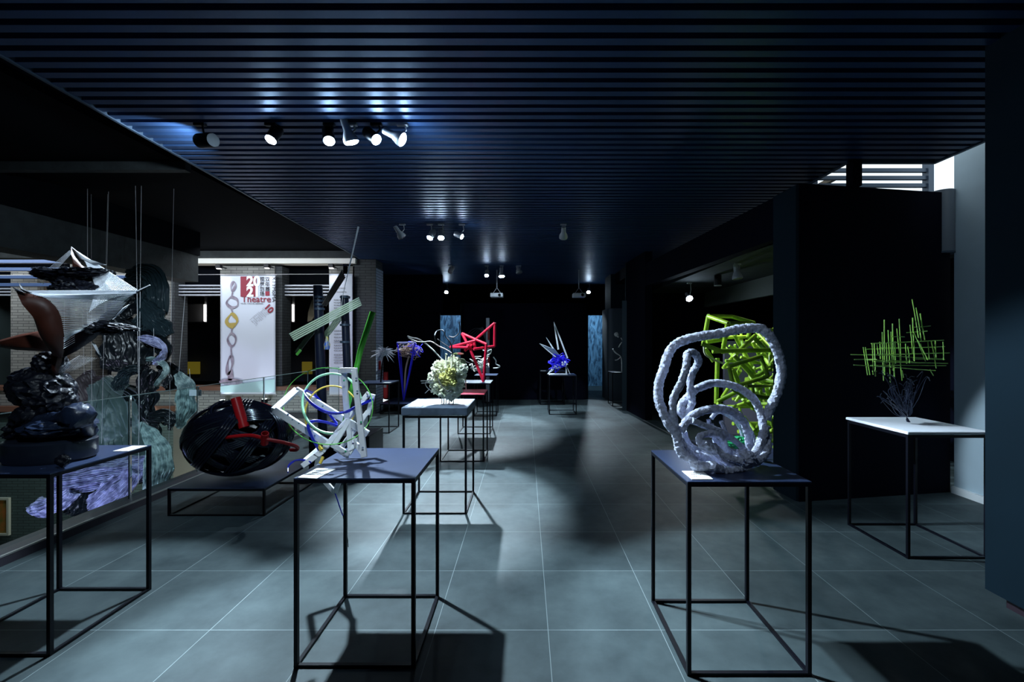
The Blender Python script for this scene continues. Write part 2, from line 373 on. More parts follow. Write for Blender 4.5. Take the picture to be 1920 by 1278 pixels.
# louvre screen and duct column over the partition
t = thing('louvre_screen', (3.9, 4.9, 3.07), 'dark louvre screen of flat bars against the bright sky at upper right', 'louvre')
b = MB()
for i in range(5): z = 3.13+.085*i; b.box(3.3, 4.52, 4.88, 4.92, z-.02, z+.02)
b.build('louvre_bars', M['fascia'], t, smooth=False)
for x in (3.24, 4.54): MB().box(x-.03, x+.03, 4.86, 4.94, 3.04, 3.62).build('upright', M['fascia'], t, smooth=False)
MB().bar((3.3, 4.5, 3.5), (3.3, 9, 3.5), .06, .06).bar((3.55, 5.0, 3.42), (3.55, 9, 3.42), .05, .05).build('side_rail', mat('bronze_rail', (.16, .12, .07), .5), t, smooth=False)
t = thing('drum_pillar', (4.27, 4.42, 2.45), 'short rounded grey drum hanging beside the pale wall at right', 'pillar')
MB().lathe([(.0, 0), (.105, 0), (.105, .64), (0, .64)], 32, (4.33, 4.52, 2.46)).build('drum', mat('satin_grey_drum', (.16, .19, .23), .4), t)
MB().lathe([(.0, 0), (.108, 0), (.108, .02), (0, .02)], 32, (4.33, 4.52, 2.45)).build('rim', M['fascia'], t)

# ------------------------------------------------------------ glass balustrade
gy = [-.9, .35, 1.6, 2.85, 4.1, 4.95, 6.2, 7.45, 8.7]
for i in range(8):
    t = thing('glass_balustrade', (-3.73, gy[i], .068), 'clear glass balustrade pane along the stone kerb, '+['beside the camera', 'second from the camera', 'left of the near stand', 'behind the string sculpture', 'short one before the black woven ball', 'behind the black woven ball', 'seventh from the camera', 'nearest the brick column'][i], 'glass panel', 'glass balustrade panes')
    MB().box(-3.736, -3.724, gy[i]+.012, gy[i+1]-.012, .06, 1.03).build('glass_pane', M['glass'], t, smooth=False)
    MB().box(-3.737, -3.723, gy[i]+.012, gy[i+1]-.012, 1.03, 1.036).build('top_edge', mat('glass_edge', (.25, .34, .33), .3), t, smooth=False)
    MB().box(-3.737, -3.723, gy[i+1]-.012, gy[i+1]-.006, .06, 1.036).build('side_edge', mat('glass_edge', (.25, .34, .33), .3), t, smooth=False)

# ------------------------------------------------------------ display stands
def stand_parts(t, x0, x1, y0, y1, h, lw=.018, topm=None, slabt=0):
    r = lw/2
    m = M['black']
    if slabt:
        MB().box(x0-.01, x1+.01, y0-.01, y1+.01, h, h+slabt).build('tabletop', topm, t, smooth=False, bevel=.006)
    else:
        MB().box(x0, x1, y0, y1, h-.006, h).build('tabletop', topm or M['top'], t, smooth=False)
    b = MB(); z = h-.006
    b.box(x0, x1, y0, y0+lw, z-lw, z).box(x0, x1, y1-lw, y1, z-lw, z).box(x0, x0+lw, y0+lw, y1-lw, z-lw, z).box(x1-lw, x1, y0+lw, y1-lw, z-lw, z)
    b.build('top_frame', m, t, smooth=False)
    for x in (x0, x1-lw):
        for y in (y0, y1-lw): MB().box(x, x+lw, y, y+lw, 0, z-lw).build('leg', m, t, smooth=False)
    for y in (y0, y1-lw): MB().box(x0+lw, x1-lw, y, y+lw, 0.001, lw*.8).build('base_rail', m, t, smooth=False)
    for x in (x0, x1-lw): MB().box(x, x+lw, y0+lw, y1-lw, 0.001, lw*.8).build('base_rail', m, t, smooth=False)
G = 'black wire-frame display stands'
def stand(x0, y0, label, h=.9, w=.575, d=.58, **k):
    t = thing('display_stand', (x0+w/2, y0+d/2, 0), label, 'stand', G)
    stand_parts(t, x0, x0+w, y0, y0+d, h, **k); return t
st_c = stand(-1.098, 2.06, 'black wire-frame stand in the middle foreground carrying the white frame sculpture')
def stand_copy(x0, y0, label):
    c = copy_tree(st_c); c.location = (x0+.2875, y0+.29, 0); c['label'] = label; return c
stand_copy(.75, 2.01, 'black wire-frame stand carrying the pale coiled rope sculpture')
stand_copy(-2.91, 2.135, 'black wire-frame stand at the left edge under the string sculpture')
blue_slab = mat('blue_grey_slab', (.10, .14, .20), .45, var=.35, vscale=12)
stand(-1.10, 3.89, 'wire-frame stand with thick blue-grey slab under the white foam sculpture', h=.885, topm=blue_slab, slabt=.07)
red_lit_top = mat('red_lit_stand_top', (.52, .03, .065), .4, var=.2, vscale=9)  # red light spilling on the top is put into its colour
stand(-1.10, 5.58, 'wire-frame stand with red-lit top, behind the white foam sculpture', h=.865, w=.57, topm=red_lit_top)
stand(-1.13, 7.24, 'wire-frame stand on which the red star stands', h=.85, w=.55)
stand(-1.06, 8.95, 'wire-frame stand farthest in the middle row, under curly white wires', h=.84, w=.47, d=.56)
stand(-2.84, 7.29, 'wire-frame stand near the brick column under the white spiky burst', h=.84, w=.56, d=.57)
stand(.50, 9.15, 'wire-frame stand under the blue and white spiky sculpture', h=.83, w=.58, d=.56)
stand(.36, 10.55, 'wire-frame stand half hidden behind the blue and white spiky sculpture', h=.82, w=.6, d=.55)
stand(2.06, 10.3, 'wire-frame stand at far right under the pale twigs', h=.80, w=.6, d=.56)
stand(2.72, 3.09, 'wire-frame stand with a white top at right under the green stick lattice', h=.885, topm=M['whiteS'], slabt=.022, w=.575)
def platform(x0, x1, y0, y1, h, label):
    t = thing('low_platform', ((x0+x1)/2, (y0+y1)/2, 0), label, 'platform', 'low black display platforms')
    stand_parts(t, x0, x1, y0, y1, h); return t
platform(-3.17, -2.31, 3.85, 4.75, .245, 'low black platform under the black woven ball')
platform(-3.08, -1.95, 9.2, 10.2, .22, 'low black platform under the tall blue triangle')

# caption cards
def card(c, w, d, rz, label, marks=True):
    t = thing('caption_card', c, label, 'card', 'white caption cards on the stands'); t.rotation_euler.z = rz
    sh = MB().box(-w/2, w/2, -d/2, d/2, .001, .004).build('card_sheet', M['card'], None, smooth=False); sh.parent = t
    if marks:
        b = MB(); random.seed(5)
        for i, n in enumerate((3, 5, 2)):
            for j in range(n): x = -w*.28+j*w*.1; b.box(x, x+w*.07, .2*d-i*.22*d, .2*d-i*.22*d+.05*d, .0042, .0048)
        o = b.build('printed_marks', M['ink'], None, smooth=False); o.parent = sh
    return t
card((-1.02, 2.13, .90), .10, .15, -.15, 'white caption card at the front left corner of the middle stand')
card((.83, 2.10, .90), .10, .13, .0, 'white caption card at the front left corner of the rope sculpture stand')
card((-2.38, 2.62, .90), .09, .13, .0, 'white caption card at the back corner of the left stand')
card((-1.0, 3.97, .955), .12, .12, .0, 'white caption card on the blue-grey slab under the foam sculpture', False)
card((-2.36, 7.42, .84), .12, .14, 0, 'white caption card beside the white spiky burst', False)
card((-1.03, 7.33, .85), .12, .12, 0, 'white caption card beside the red star', False)
card((-.98, 9.05, .84), .13, .12, 0, 'white caption card under the curly white wires', False)
card((.44, 10.66, .82), .13, .12, 0, 'white caption card left of the blue and white spiky sculpture', False)
card((2.2, 10.4, .80), .14, .12, 0, 'white caption card below the pale twigs', False)
card((-2.1, 9.35, .22), .14, .1, 0, 'white caption card on the low platform by the tall blue triangle', False)

# ------------------------------------------------------------ lamps
def aim(o, d): o.rotation_mode = 'QUATERNION'; o.rotation_quaternion = Vector(d).to_track_quat('-Z', 'Y')
def track_light(loc, target, label, on=True, power=120, size=50, blend=.35, s=1.0, body=None, color=(.70, .87, 1), top=3.30, soft=.035, shape=0):
    loc = Vector(loc); d = (Vector(target)-loc).normalized(); body = body or M['plug']
    t = thing('track_spotlight', (loc.x, loc.y, top), label, 'spotlight', 'ceiling track spotlights')
    MB().box(loc.x-.045, loc.x+.045, loc.y-.018, loc.y+.018, top-.02, top+.03).build('mount', body, t, smooth=False, bevel=.004)
    up = loc-d*.05*s
    MB().tube([(loc.x+.02, loc.y, top-.01), (loc.x+.03, loc.y, (top+up.z)/2), (up.x+.02, up.y, up.z+.02)], .008, 8).build('arm', body, t)
    q = (-d).to_track_quat('Z', 'Y').to_matrix()
    L = .17*s; R = .048*s
    if shape: prof = [(0, L), (R*.55, L), (R*.62, L*.5), (R*.7, L*.45), (R*1.15, .03), (R*1.2, 0), (R*1.1, 0)]
    else: prof = [(0, L*.85), (R*.9, L*.85), (R, L*.78), (R, .0), (R*.92, 0)]
    hd = MB().lathe(prof, 24, loc, q).build('lamp_head', body, t)
    rr = R*(1.08 if shape else .92)
    MB().lathe([(0, .004), (rr, .004), (rr, -.004), (rr*.8, -.012), (rr*.4, -.017), (.001, -.018)], 24, loc, q).build('lens', (M['lensnear'] if loc.y < 4 else M['lens']) if on else M['lensoff'], hd)
    if power:
        ld = bpy.data.lights.new('spot_beam', 'SPOT'); ld.energy = power; ld.spot_size = math.radians(size); ld.spot_blend = blend
        ld.shadow_soft_size = soft; ld.color = color
        lo = bpy.data.objects.new('spot_beam', ld); COL.objects.link(lo); lo.location = loc+d*.03; aim(lo, d)
        lo.parent = t; lo.location = Vector(lo.location)-t.location
    return t
blk = M['black']
# near row
track_light((-2.62, 3.5, 3.16), (-3.6, 3.9, 3.3), 'black spotlight, leftmost of the near ceiling row', on=False, power=60, size=100, blend=.9, s=1.15, body=blk)
track_light((-2.05, 3.5, 3.17), (-2.50, 2.5, 1.2), 'lit spotlight second from the left in the near ceiling row', power=620, size=52, s=.95, body=blk)
track_light((-1.58, 3.5, 3.16), (-.80, 2.25, .8), 'lit spotlight third from the left in the near ceiling row', power=1000, size=60, blend=.4, s=.95, body=blk)
track_light((-1.40, 3.5, 3.15), (-.85, 4.1, 1.1), 'grey spotlight pointing down between the lit near ones', power=330, size=36, s=1.05, body=M['plug'], shape=1)
track_light((-1.20, 3.5, 3.17), (1.25, 2.35, .9), 'lit spotlight second from the right in the near ceiling row', power=850, size=48, s=.95, body=blk)
track_light((-.99, 3.5, 3.17), (3.0, 3.4, 1.1), 'lit spotlight at the right end of the near ceiling row, turned right', power=800, size=21, s=1.0, body=M['plug'], shape=1)
# second row
track_light((-1.84, 6.5, 3.10), (-.75, 7.4, 1.3), 'white flared spotlight at the left of the second ceiling row', on=False, power=330, size=36, s=1.1, body=M['plug'], shape=1)
track_light((-1.43, 6.5, 3.09), (-2.6, 4.9, 0), 'lit spotlight, left of the bright pair in the second ceiling row', power=110, size=50, s=1.0)
track_light((-1.26, 6.5, 3.09), (-.8, 4.4, 0), 'lit spotlight, right of the bright pair in the second ceiling row', power=1900, size=36, blend=.5, s=1.0)
track_light((-.95, 6.5, 3.11), (2.95, 5.6, 1.15), 'slim lit spotlight turned right in the second ceiling row', power=1100, size=27, s=.85)
track_light((.57, 6.5, 3.10), (.78, 9.3, 1.0), 'grey spotlight alone over the middle of the hall', on=False, power=330, size=24, s=1.15, shape=1)
# third row
track_light((-1.75, 10.1, 3.15), (-2.5, 8.3, .9), 'grey spotlight at the left of the third ceiling row', on=False, power=650, size=54, s=1.2)
track_light((-.90, 10.1, 3.07), (-.9, 8.0, 0), 'small lit spotlight facing us in the third ceiling row', power=900, size=46, s=1.0)
track_light((-.55, 10.1, 3.05), (-.2, 9.3, 0), 'lit spotlight turned down right in the third ceiling row', power=260, size=48, s=1.25, shape=1)
track_light((-.14, 10.1, 3.13), (.7, 9.3, 0), 'white spotlight pointing straight down in the third ceiling row', on=False, power=420, size=50, s=1.3, shape=1)
# last row
track_light((-2.40, 13.2, 3.03), (-2.5, 10.2, .8), 'lit spotlight at the far back left', power=160, size=50, s=1.2)
track_light((1.92, 13.2, 3.03), (1.2, 10.2, .4), 'lit spotlight at the far back right beside a projector', power=300, size=46, s=1.2)
# alcove
track_light((3.02, 8.0, 2.33), (3.0, 5.8, .8), 'lit spotlight under the alcove ceiling at right', power=60, size=60, s=1.1, top=2.62, color=(.9, .97, 1), shape=1)
track_light((2.93, 6.0, 2.41), (3.1, 5.9, .9), 'pale dark-lensed spotlight above the green bamboo sculpture', on=False, power=60, size=88, s=1.2, top=2.62, color=(.95, 1, .95), shape=1)  # lens is dark; the beam is added to light the bamboo
t = thing('cylinder_downlight', (3.1, 7.0, 2.62), 'black cylinder downlight under the alcove ceiling', 'lamp')
MB().lathe([(0, 0), (.055, 0), (.055, .17), (0, .17)], 24, (3.1, 7.0, 2.44)).build('housing', M['black'], t)
MB().lathe([(.05, -.004), (.058, -.004), (.058, .006), (.05, .006)], 24, (3.1, 7.0, 2.44)).build('rim', M['plug'], t)
# lights added to wash the murals, without fixtures
def spot(loc, tgt, power, size, color=(.7, .87, 1), blend=.5, soft=.05, name='spot_beam'):
    ld = bpy.data.lights.new(name, 'SPOT'); ld.energy = power; ld.spot_size = math.radians(size); ld.spot_blend = blend; ld.color = color; ld.shadow_soft_size = soft
    lo = bpy.data.objects.new(name, ld); COL.objects.link(lo); lo.location = loc; aim(lo, Vector(tgt)-Vector(loc)); return lo
def area(loc, tgt, power, sx, sy, color):
    ld = bpy.data.lights.new('soft_light', 'AREA'); ld.energy = power; ld.shape = 'RECTANGLE'; ld.size = sx; ld.size_y = sy; ld.color = color
    lo = bpy.data.objects.new('soft_light', ld); COL.objects.link(lo); lo.location = loc; aim(lo, Vector(tgt)-Vector(loc)); return lo
spot((1.9, 13.4, 3.0), (2.5, 15, 1.0), 150, 80, (.45, .75, 1)); spot((-2.5, 13.2, 3.0), (-2.7, 15, 1.2), 90, 80, (.45, .72, 1))
# spots added above the camera, out of frame, to light the sculpture fronts
spot((-.9, .5, 3.2), (1.0, 2.35, 1.25), 50, 24); spot((-.2, .5, 3.2), (-.85, 2.3, 1.12), 170, 20); spot((-1.0, .6, 3.2), (-2.5, 2.4, 1.45), 110, 30)
spot((-1.5, .6, 3.2), (-2.2, 5.0, 1.5), 420, 15); spot((-1.9, .9, 3.2), (-2.75, 4.2, .7), 90, 18); spot((-3.3, 1.5, 3.1), (-4.9, 5.5, .6), 520, 44, blend=.8)
# soft lights added for the void, without fixtures, above and below
area((-8.0, 8.1, 3.38), (-8.0, 9.1, .6), 190, 8, .8, (.85, .93, 1))
spot((-5.6, 2.6, -2.2), (-5.4, 5.6, -.5), 520, 46, (.66, .66, 1), .8, .15)
area((-5.5, 7.6, -2.6), (-6.0, 9.3, -.5), 90, 3, .6, (1, .95, .82))

# ------------------------------------------------------------ projectors
def projector(x, y, z, label, rz=0):
    t = thing('ceiling_projector', (x, y, z), label, 'projector', 'white ceiling projectors')
    MB().box(x-.155, x+.155, y-.13, y+.13, z, z+.10).build('body', M['white'], t, smooth=False, bevel=.015)
    b = MB()
    for sx in (-.1, .1): b.bar((x+sx, y, z+.1), (x, y, z+.24), .012)
    b.build('bracket', M['plug'], t, smooth=False)
    MB().tube([(x, y, z+.22), (x, y, 3.40)], .014, 10).build('drop_pole', M['plug'], t)
    MB().lathe([(0, -.02), (.035, -.02), (.035, .02), (0, .02)], 20, (x+.07, y-.13, z+.05), Matrix.Rotation(PI/2, 3, 'X')).build('lens', M['black'], t)
projector(-.70, 10.7, 2.62, 'white projector hanging left of the hall centre')
projector(1.32, 10.7, 2.62, 'white projector hanging beside the far right lit spotlight')

# ------------------------------------------------------------ banners across the void
def text(body, x, z, size, m, parent, y, rot=0, off=0, name='lettering', align='LEFT', sx=1):
    cu = bpy.data.curves.new(name, 'FONT'); cu.body = body; cu.size = size; cu.extrude = .001; cu.offset = off; cu.align_x = align
    tmp = bpy.data.objects.new('tmp', cu); COL.objects.link(tmp); bpy.context.view_layer.update()
    dg = bpy.context.evaluated_depsgraph_get(); me = bpy.data.meshes.new_from_object(tmp.evaluated_get(dg)); bpy.data.objects.remove(tmp)
    me.name = name; me.materials.clear(); me.materials.append(m)
    me.transform(Matrix.Translation((x, y, z)) @ Matrix.Rotation(PI/2, 4, 'X') @ Matrix.Rotation(rot, 4, 'Z') @ Matrix.Diagonal((sx, 1, 1, 1)))
    me.transform(Matrix.Translation(-parent.location))
    o = bpy.data.objects.new(name, me); COL.objects.link(o); o.parent = parent; return o
YB = 9.18; kb = 815/YB
bx = lambda px: (px-985)/kb
bz = lambda py: H-(py-638)/kb
def sheet(x0, x1, z0, z1, y):
    b = MB(); nu, nv = 24, 40; vs = []
    for j in range(nv+1):
        for i in range(nu+1):
            u = i/nu; v = j/nv; vs.append((x0+(x1-x0)*u, y+.003*math.sin(u*7)*v+.002*noise.noise(Vector((u*4, v*6, 1))), z1+(z0-z1)*v))
    b.add(vs, [(j*(nu+1)+i, j*(nu+1)+i+1, (j+1)*(nu+1)+i+1, (j+1)*(nu+1)+i) for j in range(nv) for i in range(nu)]); return b
ban = mat('banner_vinyl', (.56, .61, .72), .6); crimson = mat('crimson_print', (.24, .022, .045), .7); dark = mat('black_print', (.02, .02, .03), .7)
t = thing('banner', (bx(464), YB, bz(738)), 'tall white exhibition banner printed with a chain of loops and crimson lettering', 'banner')
s = sheet(bx(413), bx(516), bz(737), bz(515), YB+.010).build('sheet', ban, t); md = s.modifiers.new('s', 'SOLIDIFY'); md.thickness = .003
MB().tube([(bx(412), YB+.03, bz(514)), (bx(517), YB+.03, bz(514))], .012, 8).build('top_rod', M['plug'], t)
MB().tube([(bx(412), YB+.03, bz(738)), (bx(517), YB+.03, bz(738))], .014, 8).build('bottom_rod', M['plug'], t)
yT = YB-.002
MB().box(bx(451), bx(481), yT, yT+.002, bz(555), bz(517)).build('red_block', crimson, t, smooth=False)
wp = mat('white_print', (.75, .78, .85), .7)
text('20', bx(462.5), bz(534.5), .29, wp, t, yT-.003, off=.012); text('21', bx(462.5), bz(554.5), .29, wp, t, yT-.003, off=.012)
for col, px in (('视觉剧场', 487), ('双年展', 497)):
    for i, ch in enumerate(col): text(ch, bx(px), bz(525.5+i*9.2), .105, dark, t, yT-.002, off=.001)
MB().box(bx(497.5), bx(505.5), yT, yT+.002, bz(553), bz(545)).build('red_square', crimson, t, smooth=False)
text('XTYMoMA', bx(510.5), bz(517), .115, dark, t, yT-.002, rot=-PI/2)
text('Theatre', bx(453), bz(565), .19, crimson, t, yT-.002, off=.0015, sx=1.02)
text('VISUAL THEATRE BIENNIAL', bx(451), bz(569), .040, M['ink'], t, yT-.002)
text('10', bx(494.5), bz(575), .19, crimson, t, yT-.002, rot=-PI/4, off=.006)
b = MB(); random.seed(2)
for i in range(9):
    for j in range(11):
        if random.random() < .25: continue
        px = 496-j*2.6+i*1.35; py = 574+j*2.3+i*1.35; x, z = bx(px), bz(py); b.bar((x, yT, z), (x-.018, yT, z-.016), .007, .002)
b.build('small_print', mat('pale_print', (.35, .36, .42), .7), t, smooth=False)
# the printed chain of loops (flat print)
def flat_ring(b, pts, w, y):
    pts = [(bx(p[0]), bz(p[1])) for p in pts]
    pts = smooth([Vector((x, y, z)) for x, z in pts], 8, True)
    n = len(pts); vs = []
    for i in range(n):
        d = (pts[(i+1) % n]-pts[i-1]).normalized(); nn = Vector((-d.z, 0, d.x)); ww = 1.25*w*(.75+.35*math.sin(i*2*PI/n*2+1))
        vs += [pts[i]-nn*ww, pts[i]+nn*ww]
    b.add(vs, [(2*i, 2*i+1, (2*i+3) % (2*n), (2*i+2) % (2*n)) for i in range(n)])
pur = mat('grey_violet_print', (.15, .12, .17), .7, col2=(.30, .27, .34), vscale=9)
yy = yT-.001
b = MB(); flat_ring(b, [(437, 528), (433, 536), (435.5, 545), (441, 536), (441, 529)], .022, yy); b.build('printed_loop', pur, t, smooth=False)
b = MB(); flat_ring(b, [(436, 556), (445, 561), (445, 572), (434, 575), (425, 567), (430, 558)], .024, yy); b.build('printed_loop', pur, t, smooth=False)
b = MB(); flat_ring(b, [(435, 624), (442, 632), (440, 644), (433, 647), (427, 636), (430, 627)], .022, yy); b.build('printed_loop', pur, t, smooth=False)
b = MB(); flat_ring(b, [(434, 667), (436, 680), (432, 694), (427, 700), (426, 685), (429, 672)], .026, yy); b.build('printed_loop', pur, t, smooth=False)
for a, c in (((436, 547), (434, 557)), ((433, 576), (436, 584)), ((435, 614), (434, 624)), ((433, 648), (434, 664))):
    MB().bar((bx(a[0]), yy, bz(a[1])), (bx(c[0]), yy, bz(c[1])), .03, .002).build('printed_link', pur, t, smooth=False)
b = MB()
b.add([(bx(x), yy, bz(y)) for x, y in ((426, 698), (436, 690), (438, 706), (434, 712), (428, 712))], [(0, 1, 2, 3, 4)])
el = [(bx(433+22*math.cos(a)), yy, bz(714.5+6*math.sin(a))) for a in [2*PI*i/28 for i in range(28)]]; b.add(el, [tuple(range(28))])
b.build('printed_foot', pur, t, smooth=False)
b = MB(); flat_ring(b, [(437, 588), (445, 600), (436, 612), (425, 602), (431, 590)], .03, yy-.001)
b.add([(bx(x), yy-.004, bz(y)) for x, y in ((428, 604.5), (443, 603.5), (436, 616))], [(0, 1, 2)])
b.build('gold_loop', mat('gold_print', (.40, .30, .08), .6), t, smooth=False)
MB().add([(bx(x), yT-.0005, bz(y)) for x, y in ((413, 723), (515, 709), (515, 734), (413, 734))], [(0, 1, 2, 3)]).build('teal_wedge', mat('teal_print', (.36, .50, .52), .7), t, smooth=False)
t = thing('banner', (bx(638), YB, bz(738)), 'narrow white text banner with lines of small print beside the brick column', 'banner')
s = sheet(bx(617), bx(661), bz(738), bz(512), YB+.010).build('sheet', ban, t); md = s.modifiers.new('s', 'SOLIDIFY'); md.thickness = .003
b = MB(); random.seed(9)
for py in [539, 546]+[561+i*5 for i in range(4)]+[619+i*6 for i in range(4)]+[641+i*5 for i in range(4)]+[664+i*5 for i in range(4)]:
    x = 626
    while x < 650-random.random()*6: w = 1+random.random()*3; b.box(bx(x), bx(x+w), yT, yT+.001, bz(py+.9), bz(py-.9)); x += w+.8
b.build('print_lines', mat('grey_print', (.25, .26, .30), .7), t, smooth=False)
MB().tube([(bx(616), YB+.03, bz(739)), (bx(661), YB+.03, bz(739))], .014, 8).build('bottom_rod', M['plug'], t)
tag(MB().tube([(bx(369), YB-.03, bz(514)), (bx(618), YB-.03, bz(513))], .007, 8).build('hanging_rail', M['plug']), 'thin metal rail across the void from which the banners hang', 'rail')
def picture_light(px, py, up, label):
    x, z = bx(px), bz(py); y = YB-.12
    t = thing('picture_light', (x, y, z), label, 'lamp', 'small black banner lamps')
    MB().box(x-.05, x+.05, y-.04, y+.04, z-.03, z+.05).build('housing', M['black'], t, smooth=False, bevel=.006)
    MB().box(x-.012, x+.012, y+.04, y+.22, z, z+.02).build('bracket', M['black'], t, smooth=False)
    MB().box(x-.035, x+.035, y-.03, y+.03, z-.045 if not up else z+.05, z-.03 if not up else z+.062).build('lens', mat('small_glow', (1, 1, 1), emit=(1, .98, .92), es=2.2), t, smooth=False)
    lo = spot((x, y-.02, z+(.08 if up else -.07)), (x, YB+.03, z+(.6 if up else -1.1)), 6 if up else 6, 110, (.93, .96, 1), .9, .03)
    lo.parent = t; lo.location = Vector(lo.location)-t.location
picture_light(418, 501, False, 'small black lamp above the left of the sculpture banner'); picture_light(507, 500, False, 'small black lamp above the right of the sculpture banner')
picture_light(626, 500, False, 'small black lamp above the narrow text banner')
picture_light(424, 752, True, 'small black lamp below the left of the sculpture banner'); picture_light(502, 750, True, 'small black lamp below the right of the sculpture banner')
picture_light(282, 745, False, 'small black lamp on the parapet behind the hanging cloth')
# painting on the lower wall
t = thing('framed_painting', (FX(2), YF-.04, FZ(1000)), 'ochre and green painting in a white frame low at the left edge', 'painting')
MB().box(FX(-40), FX(19), YF-.05, YF-.03, FZ(996), FZ(934)).build('canvas', mat('ochre_paint', (.50, .16, .03), .6, col2=(.16, .17, .03), vscale=5), t, smooth=False)
b = MB(); b.box(FX(-44), FX(23), YF-.07, YF-.025, FZ(934), FZ(930)).box(FX(-44), FX(23), YF-.07, YF-.025, FZ(1000), FZ(996)).box(FX(19), FX(23), YF-.07, YF-.025, FZ(996), FZ(934)).box(FX(-44), FX(-40), YF-.07, YF-.025, FZ(996), FZ(934))
b.build('frame', mat('cream_frame', (.62, .62, .52), .5), t, smooth=False)
# red boxes by the column
t = thing('fire_hose_box', (-3.15, 9.83, .2), 'red fire box standing behind the brick column', 'fire box')
MB().box(-3.2, -3.12, 9.80, 9.9, .25, .85).build('cabinet', mat('fire_red', (.6, .03, .03), .4), t, smooth=False, bevel=.01)
MB().box(-3.19, -3.13, 9.79, 9.80, .5, .6).build('handle', M['plug'], t, smooth=False)
tag(MB().box(-3.30, -3.2+.004, 9.48, 9.62, .92, 1.12).build('fire_sign', mat('fire_red', (.6, .03, .03), .4), smooth=False), 'small red sign low on the side of the brick column', 'sign')

# ------------------------------------------------------------ sculptures
R = random.Random(11)
def hoop(cx, cy, rx, ry, Y, dy, r, a0=0, a1=360, tilt=0, n=60, phase=0):
    pts = []
    for i in range(n+1):
        a = math.radians(a0+(a1-a0)*i/n); x = rx*math.cos(a); y = ry*math.sin(a); ct, st = math.cos(math.radians(tilt)), math.sin(math.radians(tilt))
        pts.append(P(cx+x*ct-y*st, cy-(x*st+y*ct), Y+dy*math.sin(a+phase)))
    return pts

# --- white frame sculpture on the middle stand
t = thing('frame_sculpture', (-.81, 2.35, .90), 'white paint-spotted timber frame sculpture with coloured hoops on the middle stand', 'sculpture')
wf = mat('white_painted_wood', (.78, .80, .84), .5, var=.1, vscale=25)
def fb(name, segs, w=.026, th=.012, m=wf):
    b = MB()
    for (a, c) in segs: b.bar(P(*a), P(*c), w, th)
    return b.build(name, m, t, smooth=False, bevel=.002)
fb('ladder_frame', [((664, 692, 2.30), (683, 856, 2.20)), ((640, 693, 2.36), (668, 693, 2.30)), ((645, 693, 2.36), (652, 800, 2.42)), ((660, 820, 2.36), (682, 848, 2.22))], .028, .02)
fb('long_leg', [((692, 735, 2.50), (604, 845, 2.30)), ((604, 845, 2.30), (566, 873, 2.22))], .028, .016)
fb('open_rectangle', [((514, 768, 2.25), (557, 729, 2.40)), ((554, 729, 2.40), (690, 812, 2.46)), ((514, 766, 2.25), (620, 834, 2.34))], .036, .02)
fb('small_frame', [((653, 784, 2.34), (657, 846, 2.30)), ((655, 786, 2.34), (626, 834, 2.26)), ((622, 832, 2.26), (655, 850, 2.28)), ((653, 850, 2.28), (682, 808, 2.36)), ((655, 788, 2.34), (688, 812, 2.4))], .024, .014)
fb('foot_bar', [((600, 838, 2.44), (570, 864, 2.34))], .026, .014)
fb('foot_bar', [((628, 838, 2.42), (652, 853, 2.30))], .026, .014)
fb('cross_bar', [((700, 738, 2.52), (690, 776, 2.52)), ((690, 770, 2.52), (640, 838, 2.42))], .026, .014)
fb('hanging_wedge', [((592, 882, 2.70), (628, 922, 2.72)), ((628, 922, 2.72), (648, 872, 2.68)), ((592, 882, 2.70), (600, 842, 2.60)), ((648, 872, 2.68), (640, 836, 2.55))], .028, .014)
gm = mat('green_hoop', (.10, .42, .06), .4); pg = mat('pale_green_hoop', (.32, .72, .45), .4); ym = mat('yellow_hoop', (.72, .52, .06), .4); bm_ = mat('blue_band', (.02, .03, .62), .4)
MB().tube(hoop(615, 760, 84, 72, 2.36, .16, .003, tilt=-4), .0028, 6, True).build('green_hoop', gm, t)
MB().tube(hoop(622, 755, 55, 56, 2.34, .12, .004, 20, 285, tilt=-12), .0068, 8).build('pale_green_hoop', pg, t)
MB().tube(hoop(622, 775, 50, 53, 2.30, .10, .004, 15, 215, tilt=-10), .0048, 8).build('yellow_hoop', ym, t)
def band(pts, w, m, name):
    pts = smooth([P(*p) for p in pts], 8); b = MB()
    for i in range(len(pts)-1): b.bar(pts[i], pts[i+1]+(pts[i+1]-pts[i])*.15, w, .004, up=(0, 1, .3))
    return b.build(name, m, t, smooth=False)
band([(700, 747, 2.5), (670, 760, 2.42), (645, 772, 2.30), (615, 772, 2.22), (588, 758, 2.2), (571, 738, 2.26), (577, 731, 2.34), (592, 741, 2.42), (612, 768, 2.44), (632, 793, 2.38)], .015, bm_, 'blue_band')
band([(632, 797, 2.34), (610, 790, 2.3), (588, 788, 2.26), (578, 797, 2.24), (585, 818, 2.26), (600, 845, 2.3)], .015, bm_, 'blue_band')
band([(540, 884, 2.12), (541, 872, 2.16), (552, 863, 2.2), (568, 861, 2.24), (583, 866, 2.24)], .010, bm_, 'blue_band')
MB().tube([P(628, 922, 2.72), P(640, 958, 2.74), P(643, 965, 2.74)], .0035, 6).build('blue_stick', bm_, t)
MB().tube([P(643, 965, 2.74), P(652, 1010, 2.76), P(653, 1024, 2.76)], .0022, 6).build('wire_tail', mat('dark_wire', (.03, .03, .03), .5), t)
MB().tube([P(699, 584, 2.58), P(676, 655, 2.53), P(662, 720, 2.48), P(646, 790, 2.42)], [.017, .016, .014, .012], 12).build('green_tube', mat('green_plastic', (.07, .46, .03), .4, col2=(.03, .25, .03), vscale=4), t)
MB().bar(P(668, 765, 2.45), P(655, 795, 2.4), .012).bar(P(596, 830, 2.3), P(603, 842, 2.28), .014).bar(P(600, 868, 2.24), P(606, 855, 2.26), .012).build('yellow_offcut', ym, t, smooth=False)
b = MB()
